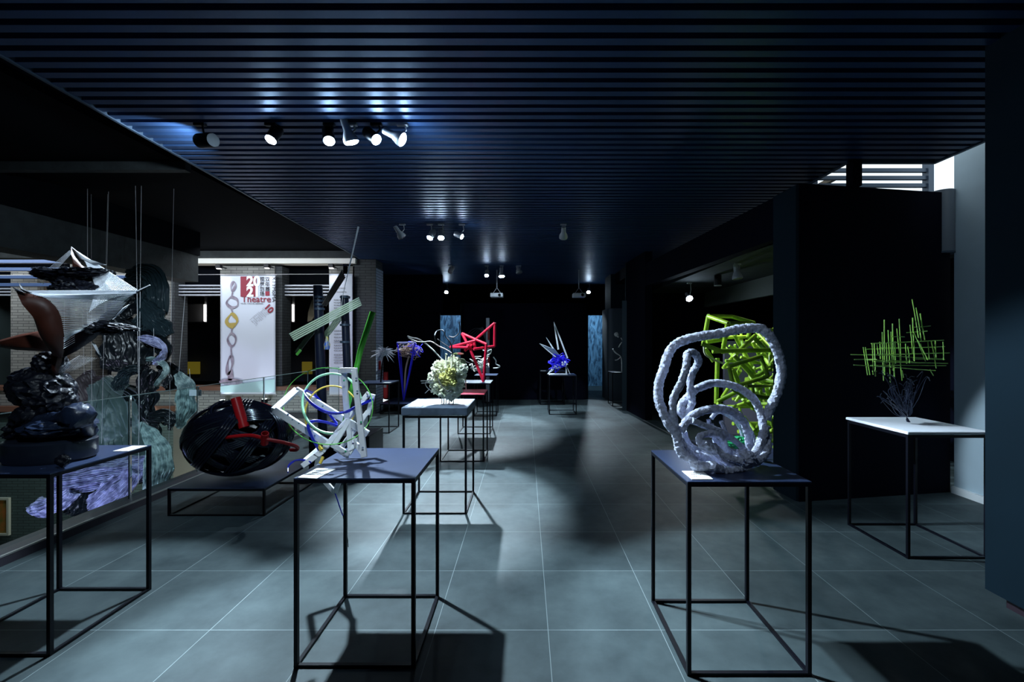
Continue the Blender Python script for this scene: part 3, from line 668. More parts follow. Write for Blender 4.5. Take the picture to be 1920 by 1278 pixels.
for (x, y, Y) in ((668, 708, 2.275), (670, 732, 2.26), (677, 790, 2.23), (680, 838, 2.2), (645, 712, 2.34), (540, 776, 2.27), (548, 785, 2.28), (560, 792, 2.29), (570, 798, 2.3), (590, 815, 2.31), (605, 760, 2.41), (630, 775, 2.42), (535, 745, 2.34), (662, 830, 2.27), (648, 845, 2.25), (689, 742, 2.47)):
    b.blob(P(x, y, Y-.012), (.0055, .002, .0055), .2, 2, 2, seed=x)
b.build('paint_spots', mat('paint_spots', (.04, .45, .22), .5, col2=(.35, .06, .5), vscale=9), t)

# --- pole and slat sculpture
t = thing('pole_sculpture', (-2.1, 5.1, 0), 'two black poles with fans of pale green and dark slats, behind the middle stand', 'sculpture')
MB().box(-2.47, -1.78, 4.95, 5.45, 0, .47).build('plinth', M['black'], t, smooth=False, bevel=.01)
navy = mat('black_pipe', (.008, .012, .03), .3)
for (px, top, r) in ((598, 534, .052), (648, 553, .044)):
    a = P(px-2, top, 5.08); b = MB(); x = a.x
    b.tube([(x+.05, 5.1, .47), (a.x, 5.08, a.z)], r, 20).build('pole', navy, t)
b = MB()
for px, ys in ((600, (556, 563, 570, 578)), (648, (556, 608, 640))):
    for yv in ys: a = P(px-1, yv, 5.08); b.lathe([(.05, -.012), (.057, -.012), (.057, .012), (.05, .012)], 20, a)
b.build('collar', M['fascia'], t)
def fan(name, a0, a1, b0, b1, n, w, m, Y0, Y1, dy=.02):
    b = MB()
    for i in range(n):
        f = i/(n-1); p = P(a0[0]+(a1[0]-a0[0])*f, a0[1]+(a1[1]-a0[1])*f, Y0+dy*i); q = P(b0[0]+(b1[0]-b0[0])*f, b0[1]+(b1[1]-b0[1])*f, Y1+dy*i)
        b.bar(p, q, w, .012)
    b.build(name, m, t, smooth=False)
pgm = mat('pale_green_slat', (.62, .76, .56), .5, var=.15, vscale=12); dk = mat('dark_brown_slat', (.035, .03, .026), .5)
fan('pale_slat_fan', (543, 625), (551, 637), (673, 557), (678, 570), 5, .014, pgm, 4.92, 4.86, .004)
fan('dark_slat_fan', (604, 570), (611, 573), (642, 505), (647, 518), 5, .013, dk, 5.02, 5.1)
fan('lower_green_fan', (606, 625), (612, 633), (638, 585), (645, 592), 5, .009, pgm, 5.18, 5.0)
fan('under_slat_fan', (556, 660), (570, 640), (604, 596), (606, 600), 5, .05, mat('dark_green_slat', (.02, .035, .02), .5), 5.2, 5.1)
pts = [P(x, y, 5.2) for x, y in ((598, 545), (601, 560), (598, 580), (585, 600), (578, 602), (579, 585), (586, 562))]
o = MB().add(pts, [tuple(range(7))]).build('brown_board', mat('brown_board', (.20, .14, .08), .7, var=.3, vscale=20), t, smooth=False); md = o.modifiers.new('s', 'SOLIDIFY'); md.thickness = .02
MB().bar(P(556, 664, 5.1), P(564, 655, 5.1), .03, .01).build('green_offcut', gm, t, smooth=False)
MB().tube([P(672, 424, 5.0), P(652, 512, 5.0)], [.011, .007], 8).build('white_rod', mat('white_rod', (.75, .75, .78), .4), t)
MB().tube([P(652, 512, 5.0), P(643, 552, 5.0), P(637, 600, 5.02)], .0035, 6).build('rod_tail', mat('white_rod', (.75, .75, .78), .4), t)
MB().lathe([(0, 0), (.03, 0), (.035, .06), (.02, .1), (.012, .15), (0, .15)], 16, P(613, 654, 5.0)).build('coloured_bottle', mat('bottle_colours', (.7, .6, .05), .3, col2=(.05, .15, .6), vscale=28), t)

# --- black woven ball
C0 = Vector((-2.77, 4.22, .62)); t = thing('woven_ball', (C0.x, C0.y, .247), 'large black woven tube ball with red pipes on the low platform', 'sculpture')
bk = mat('glossy_black_tube', (.006, .008, .018), .16, coat=.6); rp = mat('red_pipe', (.42, .008, .012), .3)
b = MB(); b2 = MB(); b3 = MB()
for i in range(24):
    ax = Vector((R.gauss(0, 1), R.gauss(0, 1), R.gauss(0, 1))).normalized(); u = ax.orthogonal().normalized(); v = ax.cross(u); off = R.uniform(-.45, .45); sc = R.uniform(.86, 1.0)
    tgt = b if i != 7 else b2
    for kx in range(4 if i != 7 else 1):
        o2 = off+(kx-1)*.052; rr = math.sqrt(max(.05, 1-o2*o2))
        pts = [C0+Vector((q.x*.485, q.y*.42, q.z*.355))*sc for q in ((ax*o2+(u*math.cos(a)+v*math.sin(a))*rr) for a in [2*PI*j/52 for j in range(52)])]
        tgt.tube(pts, .0115, 7, True)
b.build('black_tubes', bk, t); b2.build('red_tubes', rp, t)
MB().blob(C0, (.20, .17, .15), .2, 2.2, 4, 3).build('dark_core', mat('dark_core', (.004, .004, .008), .4), t)
def pipe(a, c, r, name):
    d = (c-a).normalized(); q = d.to_track_quat('Z', 'Y').to_matrix(); L = (c-a).length
    return MB().lathe([(r*.7, 0), (r, 0), (r, L), (r*.82, L), (r*.78, L-.08), (.001, L-.08)], 20, a, q).build(name, rp, t)
pipe(P(458, 800, 3.95), P(442, 745, 3.98), .042, 'red_pipe'); pipe(P(496, 830, 3.84), P(497, 811, 3.78), .030, 'red_pipe')
MB().tube(smooth([P(400, 824, 3.92), P(430, 818, 3.86), P(470, 815, 3.82), (P(500, 822, 3.80)), P(535, 829, 3.86), P(556, 836, 3.95), P(556, 842, 4.0), P(545, 842, 4.05)], 6), .016, 10).build('red_hose', rp, t)
MB().tube(smooth([P(380, 790, 4.2), P(402, 765, 4.1), P(430, 752, 4.1), P(452, 753, 4.15)], 6), .013, 8).tube(smooth([P(415, 818, 3.9), P(398, 790, 3.95), P(398, 762, 4.05), P(420, 750, 4.15)], 6), .013, 8).build('loose_tube', bk, t)

# --- pale coiled rope sculpture
t = thing('coiled_rope_sculpture', (1.05, 2.3, .90), 'pale lumpy rope coiled in large open loops on the right stand', 'sculpture')
rope = mat('plastered_rope', (.68, .72, .92), .75, var=.35, vscale=60, bump=.8, bscale=90)
def ropeline(name, pts, Ys, r=.023, sd=0):
    n = len(pts); q = []
    for i, p in enumerate(pts):
        f = i/(n-1)*(len(Ys)-1); a = int(min(f, len(Ys)-2)); Y = Ys[a]+(Ys[a+1]-Ys[a])*(f-a); q.append(P(p[0], p[1], Y))
    return MB().tube(smooth(q, 12), r, 14, jit=.28, seed=sd).build(name, rope, t)
ropeline('outer_loop', [(1436, 784), (1445, 762), (1457, 735), (1465, 700), (1460, 665), (1450, 640), (1440, 625), (1425, 615), (1400, 614), (1375, 618), (1350, 624), (1320, 628), (1290, 634), (1265, 646), (1252, 665), (1245, 690), (1236, 715), (1235, 745), (1243, 770), (1255, 795), (1268, 812), (1273, 835), (1280, 850), (1298, 862), (1306, 873), (1332, 873)], [2.35, 2.25, 2.3, 2.2, 2.15], .024, 1)
ropeline('tall_loop', [(1272, 830), (1266, 800), (1262, 770), (1263, 745), (1275, 720), (1285, 692), (1288, 675), (1288, 665), (1295, 659), (1306, 665), (1309, 680), (1300, 695), (1294, 715), (1296, 738), (1298, 752), (1290, 768), (1274, 780)], [2.2, 2.15, 2.3, 2.35], .019, 2)
ropeline('middle_loop', [(1272, 776), (1280, 755), (1295, 738), (1312, 725), (1340, 717), (1375, 722), (1400, 735), (1415, 750), (1425, 770), (1432, 800), (1438, 825), (1436, 845), (1425, 860), (1405, 868), (1388, 876), (1366, 883), (1348, 878), (1336, 870)], [2.35, 2.4, 2.35, 2.2, 2.12], .021, 3)
ropeline('inner_loop', [(1276, 806), (1290, 785), (1310, 772), (1340, 765), (1365, 767), (1385, 778), (1397, 795), (1404, 820), (1403, 840), (1395, 852)], [2.2, 2.3, 2.4], .021, 4)
ropeline('cross_branch', [(1297, 787), (1325, 798), (1352, 808), (1378, 825), (1400, 846)], [2.2, 2.3], .016, 5)
ropeline('small_loop', [(1392, 862), (1372, 858), (1345, 848), (1322, 838), (1312, 828), (1312, 818), (1325, 812), (1342, 812), (1355, 822), (1362, 840), (1374, 852), (1390, 856)], [2.15, 2.2, 2.3], .017, 6)
ropeline('base_strand', [(1272, 822), (1288, 842), (1306, 852), (1330, 858), (1350, 866)], [2.2, 2.25], .022, 7)
ropeline('base_strand', [(1318, 830), (1340, 842), (1356, 860), (1380, 868), (1400, 862)], [2.15, 2.2], .019, 8)
ropeline('base_strand', [(1282, 808), (1292, 832), (1318, 850), (1352, 872), (1372, 874)], [2.3, 2.35], .017, 9)
ropeline('back_arc', [(1334, 783), (1342, 773), (1352, 771), (1370, 780), (1388, 800), (1394, 825)], [2.45, 2.5], .012, 10)
ropeline('upright_stub', [(1436, 796), (1428, 822), (1418, 845), (1400, 858)], [2.3, 2.25], .022, 11)
ropeline('upright_stub', [(1398, 792), (1412, 816), (1412, 838), (1402, 852)], [2.45, 2.4], .011, 12)
for i, (a, c) in enumerate((((1328, 785), (1334, 818)), ((1334, 793), (1340, 828)), ((1352, 788), (1364, 822)), ((1338, 820), (1365, 848)), ((1346, 828), (1378, 850)))):
    ropeline('stick', [a, ((a[0]+c[0])/2+1, (a[1]+c[1])/2), c], [2.3, 2.3], .011, 20+i)
MB().blob(P(1396, 858, 2.2), (.05, .05, .04), .3, 3, 4, 2).build('knot', rope, t)
MB().blob(P(1385, 828, 2.45), (.045, .03, .025), .5, 3, 4, 8, ridge=True).build('green_scrap', mat('emerald_scrap', (.02, .35, .12), .4), t)

# --- green bamboo sculpture in the alcove
t = thing('bamboo_sculpture', (2.9, 5.7, 0), 'tall jumble of lime green bamboo tubes in the alcove behind the rope sculpture', 'sculpture')
lime = mat('lime_bamboo', (.42, .62, .04), .4, col2=(.20, .38, .03), vscale=7)
b = MB()
def cane(a, c, r=.026): b.tube([P(*a), P(*c)], r, 10)
mains = [((1328, 592, 5.3), (1319, 643, 5.4)), ((1328, 592, 5.3), (1366, 605, 5.0)), ((1328, 591, 5.3), (1372, 592, 5.6)), ((1372, 592, 5.6), (1413, 604, 5.5)), ((1366, 605, 5.0), (1413, 604, 5.5)), ((1364, 606, 5.0), (1355, 660, 5.2)), ((1408, 606, 5.5), (1403, 632, 5.4)),
 ((1430, 618, 5.3), (1470, 618, 5.3)), ((1316, 643, 5.0), (1352, 657, 4.95)), ((1325, 640, 5.3), (1360, 634, 5.3)), ((1336, 657, 5.0), (1445, 655, 5.0)), ((1345, 622, 5.1), (1420, 618, 5.2)), ((1382, 660, 5.1), (1416, 628, 5.3)), ((1412, 630, 5.3), (1448, 668, 5.1)),
 ((1366, 686, 4.8), (1426, 667, 4.8)), ((1426, 667, 4.8), (1440, 705, 4.8)), ((1440, 704, 4.8), (1376, 724, 4.8)), ((1367, 687, 4.8), (1375, 722, 4.8)), ((1376, 665, 5), (1415, 708, 5)), ((1415, 706, 5), (1456, 680, 5)), ((1374, 690, 5), (1394, 740, 5.1)),
 ((1410, 722, 4.9), (1412, 745, 4.9)), ((1406, 739, 4.9), (1447, 745, 4.9)), ((1345, 752, 5.3), (1378, 735, 5.3)), ((1345, 755, 5.3), (1390, 775, 5.3)), ((1345, 670, 5.5), (1343, 755, 5.5)), ((1322, 652, 5.4), (1338, 676, 5.4))]
for a, c in mains: cane(a, c, .023 if a[2] < 5 else .026)
for i in range(26):
    px = R.uniform(1395, 1500); py = R.uniform(755, 838); an = R.choice([0, 0, 0, .4, -.5, 1.4]); L = R.uniform(18, 40); Y = R.uniform(5.3, 6.0)
    cane((px-L*math.cos(an), py-L*math.sin(an), Y), (px+L*math.cos(an), py+L*math.sin(an), Y+R.uniform(-.3, .3)), .024)
for i in range(105):
    px = R.uniform(1366, 1510); py = R.uniform(625, 800)
    if px < 1385 and py > 740: continue
    an = R.uniform(0, PI); L = R.uniform(12, 32); Y = R.uniform(5.0, 6.2)
    cane((px-L*math.cos(an), py-L*math.sin(an), Y), (px+L*math.cos(an), py+L*math.sin(an), Y+R.uniform(-.4, .4)), R.uniform(.016, .025))
b.build('bamboo_canes', lime, t)
MB().tube(smooth([P(1320, 645, 5.1), P(1322, 662, 5.1), P(1337, 672, 5.1), P(1356, 680, 5.1)], 6), .012, 8).build('bent_cane', mat('pale_cane', (.7, .72, .5), .5), t)
MB().box(2.5, 4.6, 5.2, 6.6, 0, .05).build('base_board', M['top'], t, smooth=False)
tag(MB().box(3.3, 4.8, 7.2, 7.26, .0, 1.55).build('lit_wall_panel', mat('lilac_lit_wall', (.22, .22, .34), .6), smooth=False), 'lilac-lit wall panel behind the green bamboo', 'panel')  # lilac light on the wall behind is put into this panel's colour

# --- green stick lattice on dark wire trunk
t = thing('stick_lattice_sculpture', (3.0, 3.37, .907), 'lattice of thin lime sticks on a dark wire trunk on the white-topped stand', 'sculpture')
sc_ = 300/1369
def Z(x, y, Y=3.37): return P(1560+x*sc_, 540+y*sc_, Y)
stk = mat('lime_stick', (.30, .58, .08), .5, col2=(.20, .40, .10), vscale=40)
b = MB()
hz = [(335, 468, 955, 440), (285, 518, 965, 495), (160, 563, 420, 568), (400, 570, 1005, 548), (190, 605, 385, 605), (305, 612, 690, 622), (690, 600, 965, 605), (185, 652, 520, 668), (330, 655, 975, 658), (360, 622, 990, 638), (500, 668, 885, 700), (510, 412, 620, 412), (640, 375, 815, 363), (690, 330, 842, 318), (345, 706, 380, 706), (290, 565, 600, 560), (520, 575, 950, 600), (420, 505, 900, 500)]
vt = [(268, 500, 305, 738), (286, 500, 325, 738), (345, 470, 352, 735), (362, 470, 373, 748), (385, 465, 395, 560), (430, 370, 442, 790), (448, 265, 452, 740), (480, 355, 500, 800), (505, 368, 520, 700), (518, 298, 535, 760), (555, 340, 600, 785), (575, 258, 590, 620), (630, 470, 640, 640), (648, 490, 665, 640), (668, 308, 690, 560), (690, 248, 705, 620), (686, 90, 740, 420), (720, 162, 765, 450), (755, 212, 795, 440), (700, 370, 800, 620), (735, 440, 820, 610), (760, 470, 780, 560), (820, 445, 832, 600), (850, 450, 892, 680), (885, 445, 892, 600), (950, 455, 955, 610), (840, 690, 868, 742), (410, 455, 415, 600), (465, 460, 470, 640), (600, 700, 612, 760), (540, 450, 545, 640)]
for i, (x0, y0, x1, y1) in enumerate(hz+vt):
    Y = 3.37+R.uniform(-.08, .08); b.tube([Z(x0, y0, Y), Z((x0+x1)/2+R.uniform(-3, 3), (y0+y1)/2+R.uniform(-3, 3), Y+.01), Z(x1, y1, Y+R.uniform(-.06, .06))], .0034 if i % 3 else .0042, 5)
b.build('lime_sticks', stk, t)
b = MB(); base = Z(655, 1140)
for i in range(46):
    tx, ty = R.uniform(400, 830), R.uniform(690, 1000)
    if ty > 850: tx = R.uniform(400, 700)
    m1 = Z(655+(tx-655)*.45+R.uniform(-50, 50), 1140+(ty-1140)*.5+R.uniform(-40, 40), 3.37+R.uniform(-.07, .07)); e = Z(tx, ty, 3.37+R.uniform(-.1, .1)); e2 = Z(tx+R.uniform(-60, 60), ty+R.uniform(-50, 50), 3.37+R.uniform(-.1, .1))
    b.tube(smooth([base+Vector((R.uniform(-.008, .008), R.uniform(-.01, .01), 0)), Z(640, 1100), m1, e, e2], 5), .0022, 4)
b.build('wire_trunk', mat('dark_blue_wire', (.03, .04, .075), .3, .5), t)

# --- white foam sculpture
t = thing('foam_sculpture', (-.75, 4.15, .955), 'lumpy white foam mass with yellow patches on thin legs on the blue-grey slab', 'sculpture')
fo = mat('white_foam', (.80, .82, .72), .7, col2=(.74, .74, .50), vscale=3.5, bump=.7, bscale=45)
b = MB(); Y = 4.15
for i, (x, y, r) in enumerate(((838, 700, 22), (826, 712, 18), (850, 712, 20), (836, 726, 18), (850, 686, 16), (826, 690, 15), (815, 705, 11), (862, 696, 12), (846, 735, 13), (822, 726, 12), (868, 690, 9), (810, 710, 8), (858, 730, 9))):
    rr = r/F*Y; b.blob(P(x, y, Y+R.uniform(-.04, .04)), (rr, rr*.9, rr), .45, 3.2, 5 if r > 14 else 4, i)
for i in range(60):
    a = R.uniform(0, 2*PI); d = R.uniform(.6, 1.0); x, y = 838+28*d*math.cos(a), 710+30*d*math.sin(a); b.blob(P(x, y, Y-R.uniform(.0, .1)), R.uniform(.014, .03), .5, 3, 3, i)
b.build('foam_body', fo, t)
b = MB()
for x, y, r in ((846, 697, 9), (832, 706, 8), (843, 708, 9), (850, 716, 7), (836, 716, 6)): b.blob(P(x, y, 4.03), (r/F*4.03, .05, r/F*4.03), .5, 3, 4, x)
b.build('yellow_patch', mat('pale_yellow_foam', (.66, .64, .22), .7, bump=.6, bscale=45), t)
MB().lathe([(0, -.09), (.045, -.08), (.04, 0), (.036, .05), (.02, .07), (0, .075)], 20, P(866, 685, 4.15)).build('pale_bulb', mat('pale_green_bulb', (.55, .66, .42), .5), t)
b = MB()
for (x0, x1) in ((829, 828), (831, 832), (838, 836), (842, 842), (851, 850)): b.tube([P(x0, 735, Y), P(x1+.5, 752, Y-.01), P(x1, 762.5, Y-.02)], .0045, 6)
b.build('thin_legs', mat('pale_leg', (.45, .45, .36), .6), t)
MB().tube(smooth([P(836, 690, 4.0), P(836, 668, 4.05), P(837, 662, 4.05)], 4), [.016, .011, .008, .006, .005, .006, .009, .012, .012], 8).tube(smooth([P(846, 690, 4.0), P(847, 672, 4.05), P(847, 664, 4.05)], 4), .009, 8).build('foam_spouts', fo, t)
MB().tube(smooth([P(820, 702, 3.95), P(826, 720, 3.93), P(838, 731, 3.93), P(846, 733, 3.95)], 5), .003, 5).tube(smooth([P(812, 735, 4.0), P(800, 724, 4.0), P(798, 716, 4.0), P(805, 712, 4.0)], 5), .004, 5).tube([P(812, 712, 4.0), P(789, 713, 4.0)], .005, 5).tube([P(812, 716, 4.0), P(790, 717, 4.0)], .004, 5).tube([P(805, 728, 4.0), P(797, 736, 4.0)], .004, 5).build('side_wires', mat('grey_wire', (.2, .2, .22), .5), t)
MB().blob(P(860, 662, 4.1), (.05, .02, .012), .3, 2, 3, 4).build('leaf_scrap', mat('olive_leaf', (.12, .2, .05), .5, col2=(.4, .03, .05), vscale=20), t)

# --- branches on the red-lit stand
t = thing('branch_sculpture', (-.82, 5.85, .867), 'bent pale and black twigs with hanging legs on the red-lit stand', 'sculpture')
tw = mat('pale_twig', (.42, .41, .38), .6); tk = mat('dark_twig', (.05, .055, .065), .5); Y = 5.85
b = MB()
b.tube(smooth([P(764, 629, Y), P(772, 632, Y), P(783, 634, Y), P(797, 642, Y+.1), (P(812, 655, Y)), P(824, 668, Y), P(836, 680, Y)], 6), .011, 7)
b.tube(smooth([P(766, 632, Y), P(778, 638, Y-.1), P(792, 640, Y), P(808, 639, Y), P(822, 647, Y), P(838, 655, Y), P(848, 662, Y)], 6), .009, 7)
b.tube(smooth([P(868, 698, Y), P(864, 706, Y), P(866, 722, Y), P(865, 732, Y)], 5), .008, 6).tube(smooth([P(872, 695, Y), P(873, 712, Y), P(874, 730, Y)], 5), .008, 6).tube([P(861, 700, Y), P(861, 732, Y)], .008, 6)
b.build('pale_twigs', tw, t)
b = MB(); b.tube(smooth([P(817, 640, Y), P(815, 628, Y), P(820, 619, Y+.1), P(830, 618, Y), P(836, 630, Y), P(844, 640, Y), P(848, 655, Y), P(850, 668, Y), P(856, 690, Y)], 6), .008, 6)
b.tube(smooth([P(842, 629, Y), P(850, 631, Y), P(858, 626, Y), P(862, 618, Y), P(861, 602, Y)], 6), .007, 6).tube(smooth([P(820, 634, Y), P(832, 643, Y), P(842, 650, Y), P(852, 663, Y), P(862, 672, Y), P(882, 680, Y)], 6), .007, 6).tube(smooth([P(850, 666, Y), P(846, 650, Y), P(852, 636, Y)], 6), .006, 6)
b.tube(smooth([P(858, 672, Y), P(862, 700, Y), P(868, 733, Y)], 5), .007, 6)
b.build('dark_twigs', tk, t)

# --- red star
t = thing('star_sculpture', (-.72, 7.5, .85), 'red tube sculpture bent into a lopsided star standing on one point', 'sculpture')
rd = mat('red_lacquer', (.85, .02, .07), .35); Y = 7.4
T6 = lambda x, y, Yo=0: P(760+x*.1408, 590+y*.1408, Y+Yo)
for a, c in (((600, 420, 0), (935, 335, -.1)), ((600, 425, 0), (840, 425, -.15)), ((755, 240, .1), (860, 440, 0)), ((755, 240, .1), (1085, 385, -.1)), ((1190, 100, 0), (820, 420, .1)), ((1190, 100, 0), (1188, 412, .1)), ((1188, 410, .1), (910, 448, -.1)), ((1078, 385, -.1), (1040, 880, 0)), ((860, 440, 0), (1042, 885, 0)), ((915, 335, 0), (930, 440, 0)), ((790, 470, .0), (905, 380, .1)), ((830, 400, 0), (880, 450, .1))):
    MB().tube([T6(*a), T6(*c)], .024, 12).build('red_tube', rd, t)
# --- curly wires
t = thing('curly_wire_sculpture', (-.82, 9.25, .84), 'tangle of curly white wires behind the red star', 'sculpture')
b = MB(); wm = mat('white_wire', (.75, .76, .72), .5); Y = 9.2
for i in range(13):
    x, y = R.uniform(878, 905), R.uniform(672, 692); pts = []
    for j in range(6): pts.append(P(x, y, Y+R.uniform(-.15, .15))); x += R.uniform(-9, 11); y += R.uniform(-7, 7); x = min(max(x, 876), 916); y = min(max(y, 667), 697)
    b.tube(smooth(pts, 5), .008, 6)
b.tube(smooth([P(925, 668, Y), P(930, 675, Y), P(930, 681, Y), P(937, 685, Y), P(934, 688, Y), P(925, 689, Y)], 5), .012, 6).tube(smooth([P(905, 655, Y), P(914, 657, Y), P(921, 654, Y), P(919, 662, Y), P(910, 666, Y)], 5), .012, 6)
b.tube(smooth([P(900, 690, Y), P(901, 698, Y), P(900, 701.5, Y)], 4), .012, 6)
b.build('curled_wires', wm, t)
MB().blob(P(901, 690, Y), (.1, .08, .06), .4, 3, 4, 4).tube([P(901, 690, Y), P(901, 701.5, Y)], .03, 8).build('wire_knot', wm, t)
# --- tall pole
t = thing('tall_pole', (-.95, 11.0, 0), 'tall grey pole with dark red bands behind the red star', 'pole')
x = (914.5-985)/F*11; MB().tube([(x, 11, 0), (x, 11, H+43/F*11)], .047, 16).build('pole_shaft', mat('grey_pole', (.36, .40, .45), .5), t)
MB().lathe([(0, 0), (.16, 0), (.16, .02), (0, .02)], 24, (x, 11, 0)).build('base_plate', M['black'], t)
for a, c in ((618, 636), (668, 684)): MB().tube([P(916, a, 10.98), P(916, c, 10.98)], .035, 12).build('red_band', mat('dark_red', (.3, .02, .02), .5), t)
b = MB()
for i in range(5): b.tube(smooth([P(912, 640-i*3, 11), P(900+i, 616-i, 11.1), P(885+i*3, 617+i*3, 11.2), P(874+i*2, 630+i*2, 11.2)], 6), .007, 5)
b.build('dark_wires', tk, t)
# --- spiky burst
t = thing('spiky_burst_sculpture', (-2.4, 7.5, .84), 'white bristling burst of curved spikes on a thin stem by the brick column', 'sculpture')
b = MB(); Y = 7.5; c = P(720, 660, Y); wS = mat('white_spike', (.72, .72, .80), .5)
b.blob(c, (.06, .06, .05), .4, 3, 4, 1)
for i in range(38):
    a = R.uniform(0, 2*PI); L = R.uniform(.12, .24)*(1.0 if math.sin(a) < .2 else .7); dx, dz = math.cos(a), math.sin(a); dyy = R.uniform(-.5, .5)
    e = c+Vector((dx*L, dyy*L*.7, dz*L)); mdl = c+Vector((dx*L*.5, dyy*L*.4, dz*L*.5+.025)); b.tube(smooth([c, mdl, e], 5), [.010]*6+[.008, .006, .005, .003, .002], 6)
b.tube(smooth([c, P(735, 657, Y), P(748, 652, Y), P(757, 645, Y)], 5), .006, 6).tube(smooth([c, P(708, 662, Y), P(697, 667, Y)], 5), .012, 6)
b.build('spikes', wS, t)
MB().tube([P(717, 668, Y), P(716, 690, Y), P(714, 716, Y)], .014, 8).build('stem', M['black'], t)
# --- tall blue triangle
t = thing('triangle_sculpture', (-2.7, 9.7, .22), 'tall narrow blue triangle frame holding a brown twig nest, standing on its point', 'sculpture')
ub = mat('ultramarine_tube', (.03, .02, .85), .4, emit=(.05, .03, 1), es=.0); Y = 9.6; tip = P(757, 749, Y); c4 = [P(745, 641, Y-.25), P(778, 641, Y-.25), P(780, 643, Y+.3), P(750, 643, Y+.3)]
for q in c4: MB().tube([tip, q], .016, 8).build('blue_edge', ub, t)
b = MB()
for i in range(4): b.tube([c4[i], c4[(i+1) % 4]], .016, 8)
b.build('top_bars', mat('pale_blue_bar', (.5, .5, .9), .4), t)
b = MB(); c = P(770, 655, Y)
for i in range(26):
    pts = [c+Vector((R.gauss(0, .11), R.gauss(0, .09), R.gauss(0, .075))) for j in range(6)]; b.tube(smooth(pts, 4, True), .006, 5, True)
b.build('twig_nest', mat('beige_twigs', (.52, .38, .28), .6), t)
b = MB()
for i in range(9):
    pts = [c+Vector((.09+R.gauss(0, .1), R.gauss(0, .09), R.gauss(0, .085))) for j in range(6)]; b.tube(smooth(pts, 4, True), .006, 5, True)
b.build('blue_threads', ub, t)
MB().tube(smooth([P(767, 666, Y), P(763, 680, Y), P(760, 700, Y), P(758, 746, Y)], 5), .018, 8).build('twig_stem', mat('beige_stem', (.45, .36, .30), .6), t)
# --- blue spiky
t = thing('spear_sculpture', (.78, 9.4, .83), 'white spears rising from a ball of tangled blue wire on the far right stand', 'sculpture')
ws = mat('white_spear', (.75, .80, .85), .45); Y = 9.4
for a, c, w in (((1038.5, 602), (1047, 654), 3.2), ((1038.5, 602), (1064, 670), 3.2), ((1024, 631), (1042, 660), 3), ((1011.5, 643), (1040, 655), 2.6), ((1014, 645), (1042, 668), 2.2), ((1026, 702), (1042, 684), 4.5), ((1061, 684), (1062, 703), 3), ((1062, 684), (1069, 701), 1.2)):
    b = MB(); p, q = P(*a, Y+R.uniform(-.05, .05)), P(*c, Y); r = w/2/F*Y; b.tube([p, (p+q)/2, q], [r*.3, r*.9, r], 6)
    b.build('spear', ws, t)
o = MB().add([P(1014, 644, Y), P(1040, 653, Y-.1), P(1055, 672, Y), P(1040, 668, Y+.1)], [(0, 1, 2, 3)]).build('spear_web', mat('grey_web', (.25, .32, .42), .5), t, smooth=False); md = o.modifiers.new('s', 'SOLIDIFY'); md.thickness = .006
b = MB(); c = P(1047, 677, Y)
for i in range(24):
    pts = [c+Vector((R.gauss(0, .10), R.gauss(0, .1), R.gauss(0, .085))) for j in range(6)]; b.tube(smooth(pts, 4, True), .008, 5, True)
b.build('blue_wire_ball', ub, t)
MB().blob(P(1058, 680, Y-.1), (.06, .04, .05), .5, 3, 4, 3).blob(P(1045, 686, Y-.1), (.06, .04, .04), .5, 3, 4, 6).build('white_lump', ws, t)
MB().box(.5, .9, 9.25, 9.55, .832, .84).build('base_plate', ws, t, smooth=False)
# --- far right twigs
t = thing('twig_sculpture', (2.25, 10.5, .80), 'few pale twigs catching light beside the far right pillar', 'sculpture')
b = MB(); Y = 10.5
for pts in (((1166, 684), (1164, 668), (1156, 661), (1150, 655)), ((1164, 668), (1158, 673), (1153, 674)), ((1166, 684), (1170, 660), (1168, 640), (1164, 632)), ((1158, 663), (1153, 659), (1149, 653)), ((1166, 640), (1162, 646), (1160, 650))):
    b.tube(smooth([P(*p, Y) for p in pts], 4), .012, 6)
b.tube([P(1166, 684, Y), P(1166, 695.5, Y)], .014, 6)
b.build('twigs', wm, t)
MB().blob(P(1156, 626, Y), (.05, .03, .05), .6, 3, 3, 3).blob(P(1159, 630, Y), .02, .6, 3, 3, 3).build('white_blossom', wm, t)

# --- string sculpture on the left stand
t = thing('string_sculpture', (-2.62, 2.4, .90), 'black crumpled sculpture with brown horn panels and fans of white string on the left stand', 'sculpture')
bkc = mat('black_crumpled_resin', (.003, .0045, .011), .46, bump=1.0, bscale=22, spec=.4)
br = mat('rust_brown_panel', (.060, .014, .007), .5, var=.25, vscale=9)
st = mat('white_string', (.82, .86, .92), .6)
def panel(name, pts, Y, bulge=.05, m=br, th=.006):
    q = [P(p[0], p[1], Y if len(p) < 3 else p[2]) for p in pts]; c = sum(q, Vector())/len(q)-Vector((0, bulge, 0)); n = len(q)
    b = MB(); mid = [c+(v-c)*.55-Vector((0, bulge*.35, 0)) for v in q]
    b.add(q+mid+[c], [(i, (i+1) % n, n+(i+1) % n, n+i) for i in range(n)]+[(n+i, n+(i+1) % n, 2*n) for i in range(n)])
    o = b.build(name, m, t); md = o.modifiers.new('s', 'SOLIDIFY'); md.thickness = th; return o
panel('brown_panel', [(30, 544, 2.1), (52, 549, 2.12), (75, 553, 2.14), (95, 563, 2.16), (110, 582, 2.18), (118, 605, 2.2), (120.5, 630, 2.2), (118, 655, 2.22), (114, 670, 2.24), (100, 666, 2.26), (90, 650, 2.26), (80, 625, 2.24), (70, 595, 2.2), (58, 570, 2.16), (46, 554, 2.12)], 2.2, .04)
panel('brown_panel', [(-15, 643), (0, 636), (40, 625), (80, 618), (94, 630), (98, 658), (70, 657), (30, 655), (0, 650)], 2.36, .04)
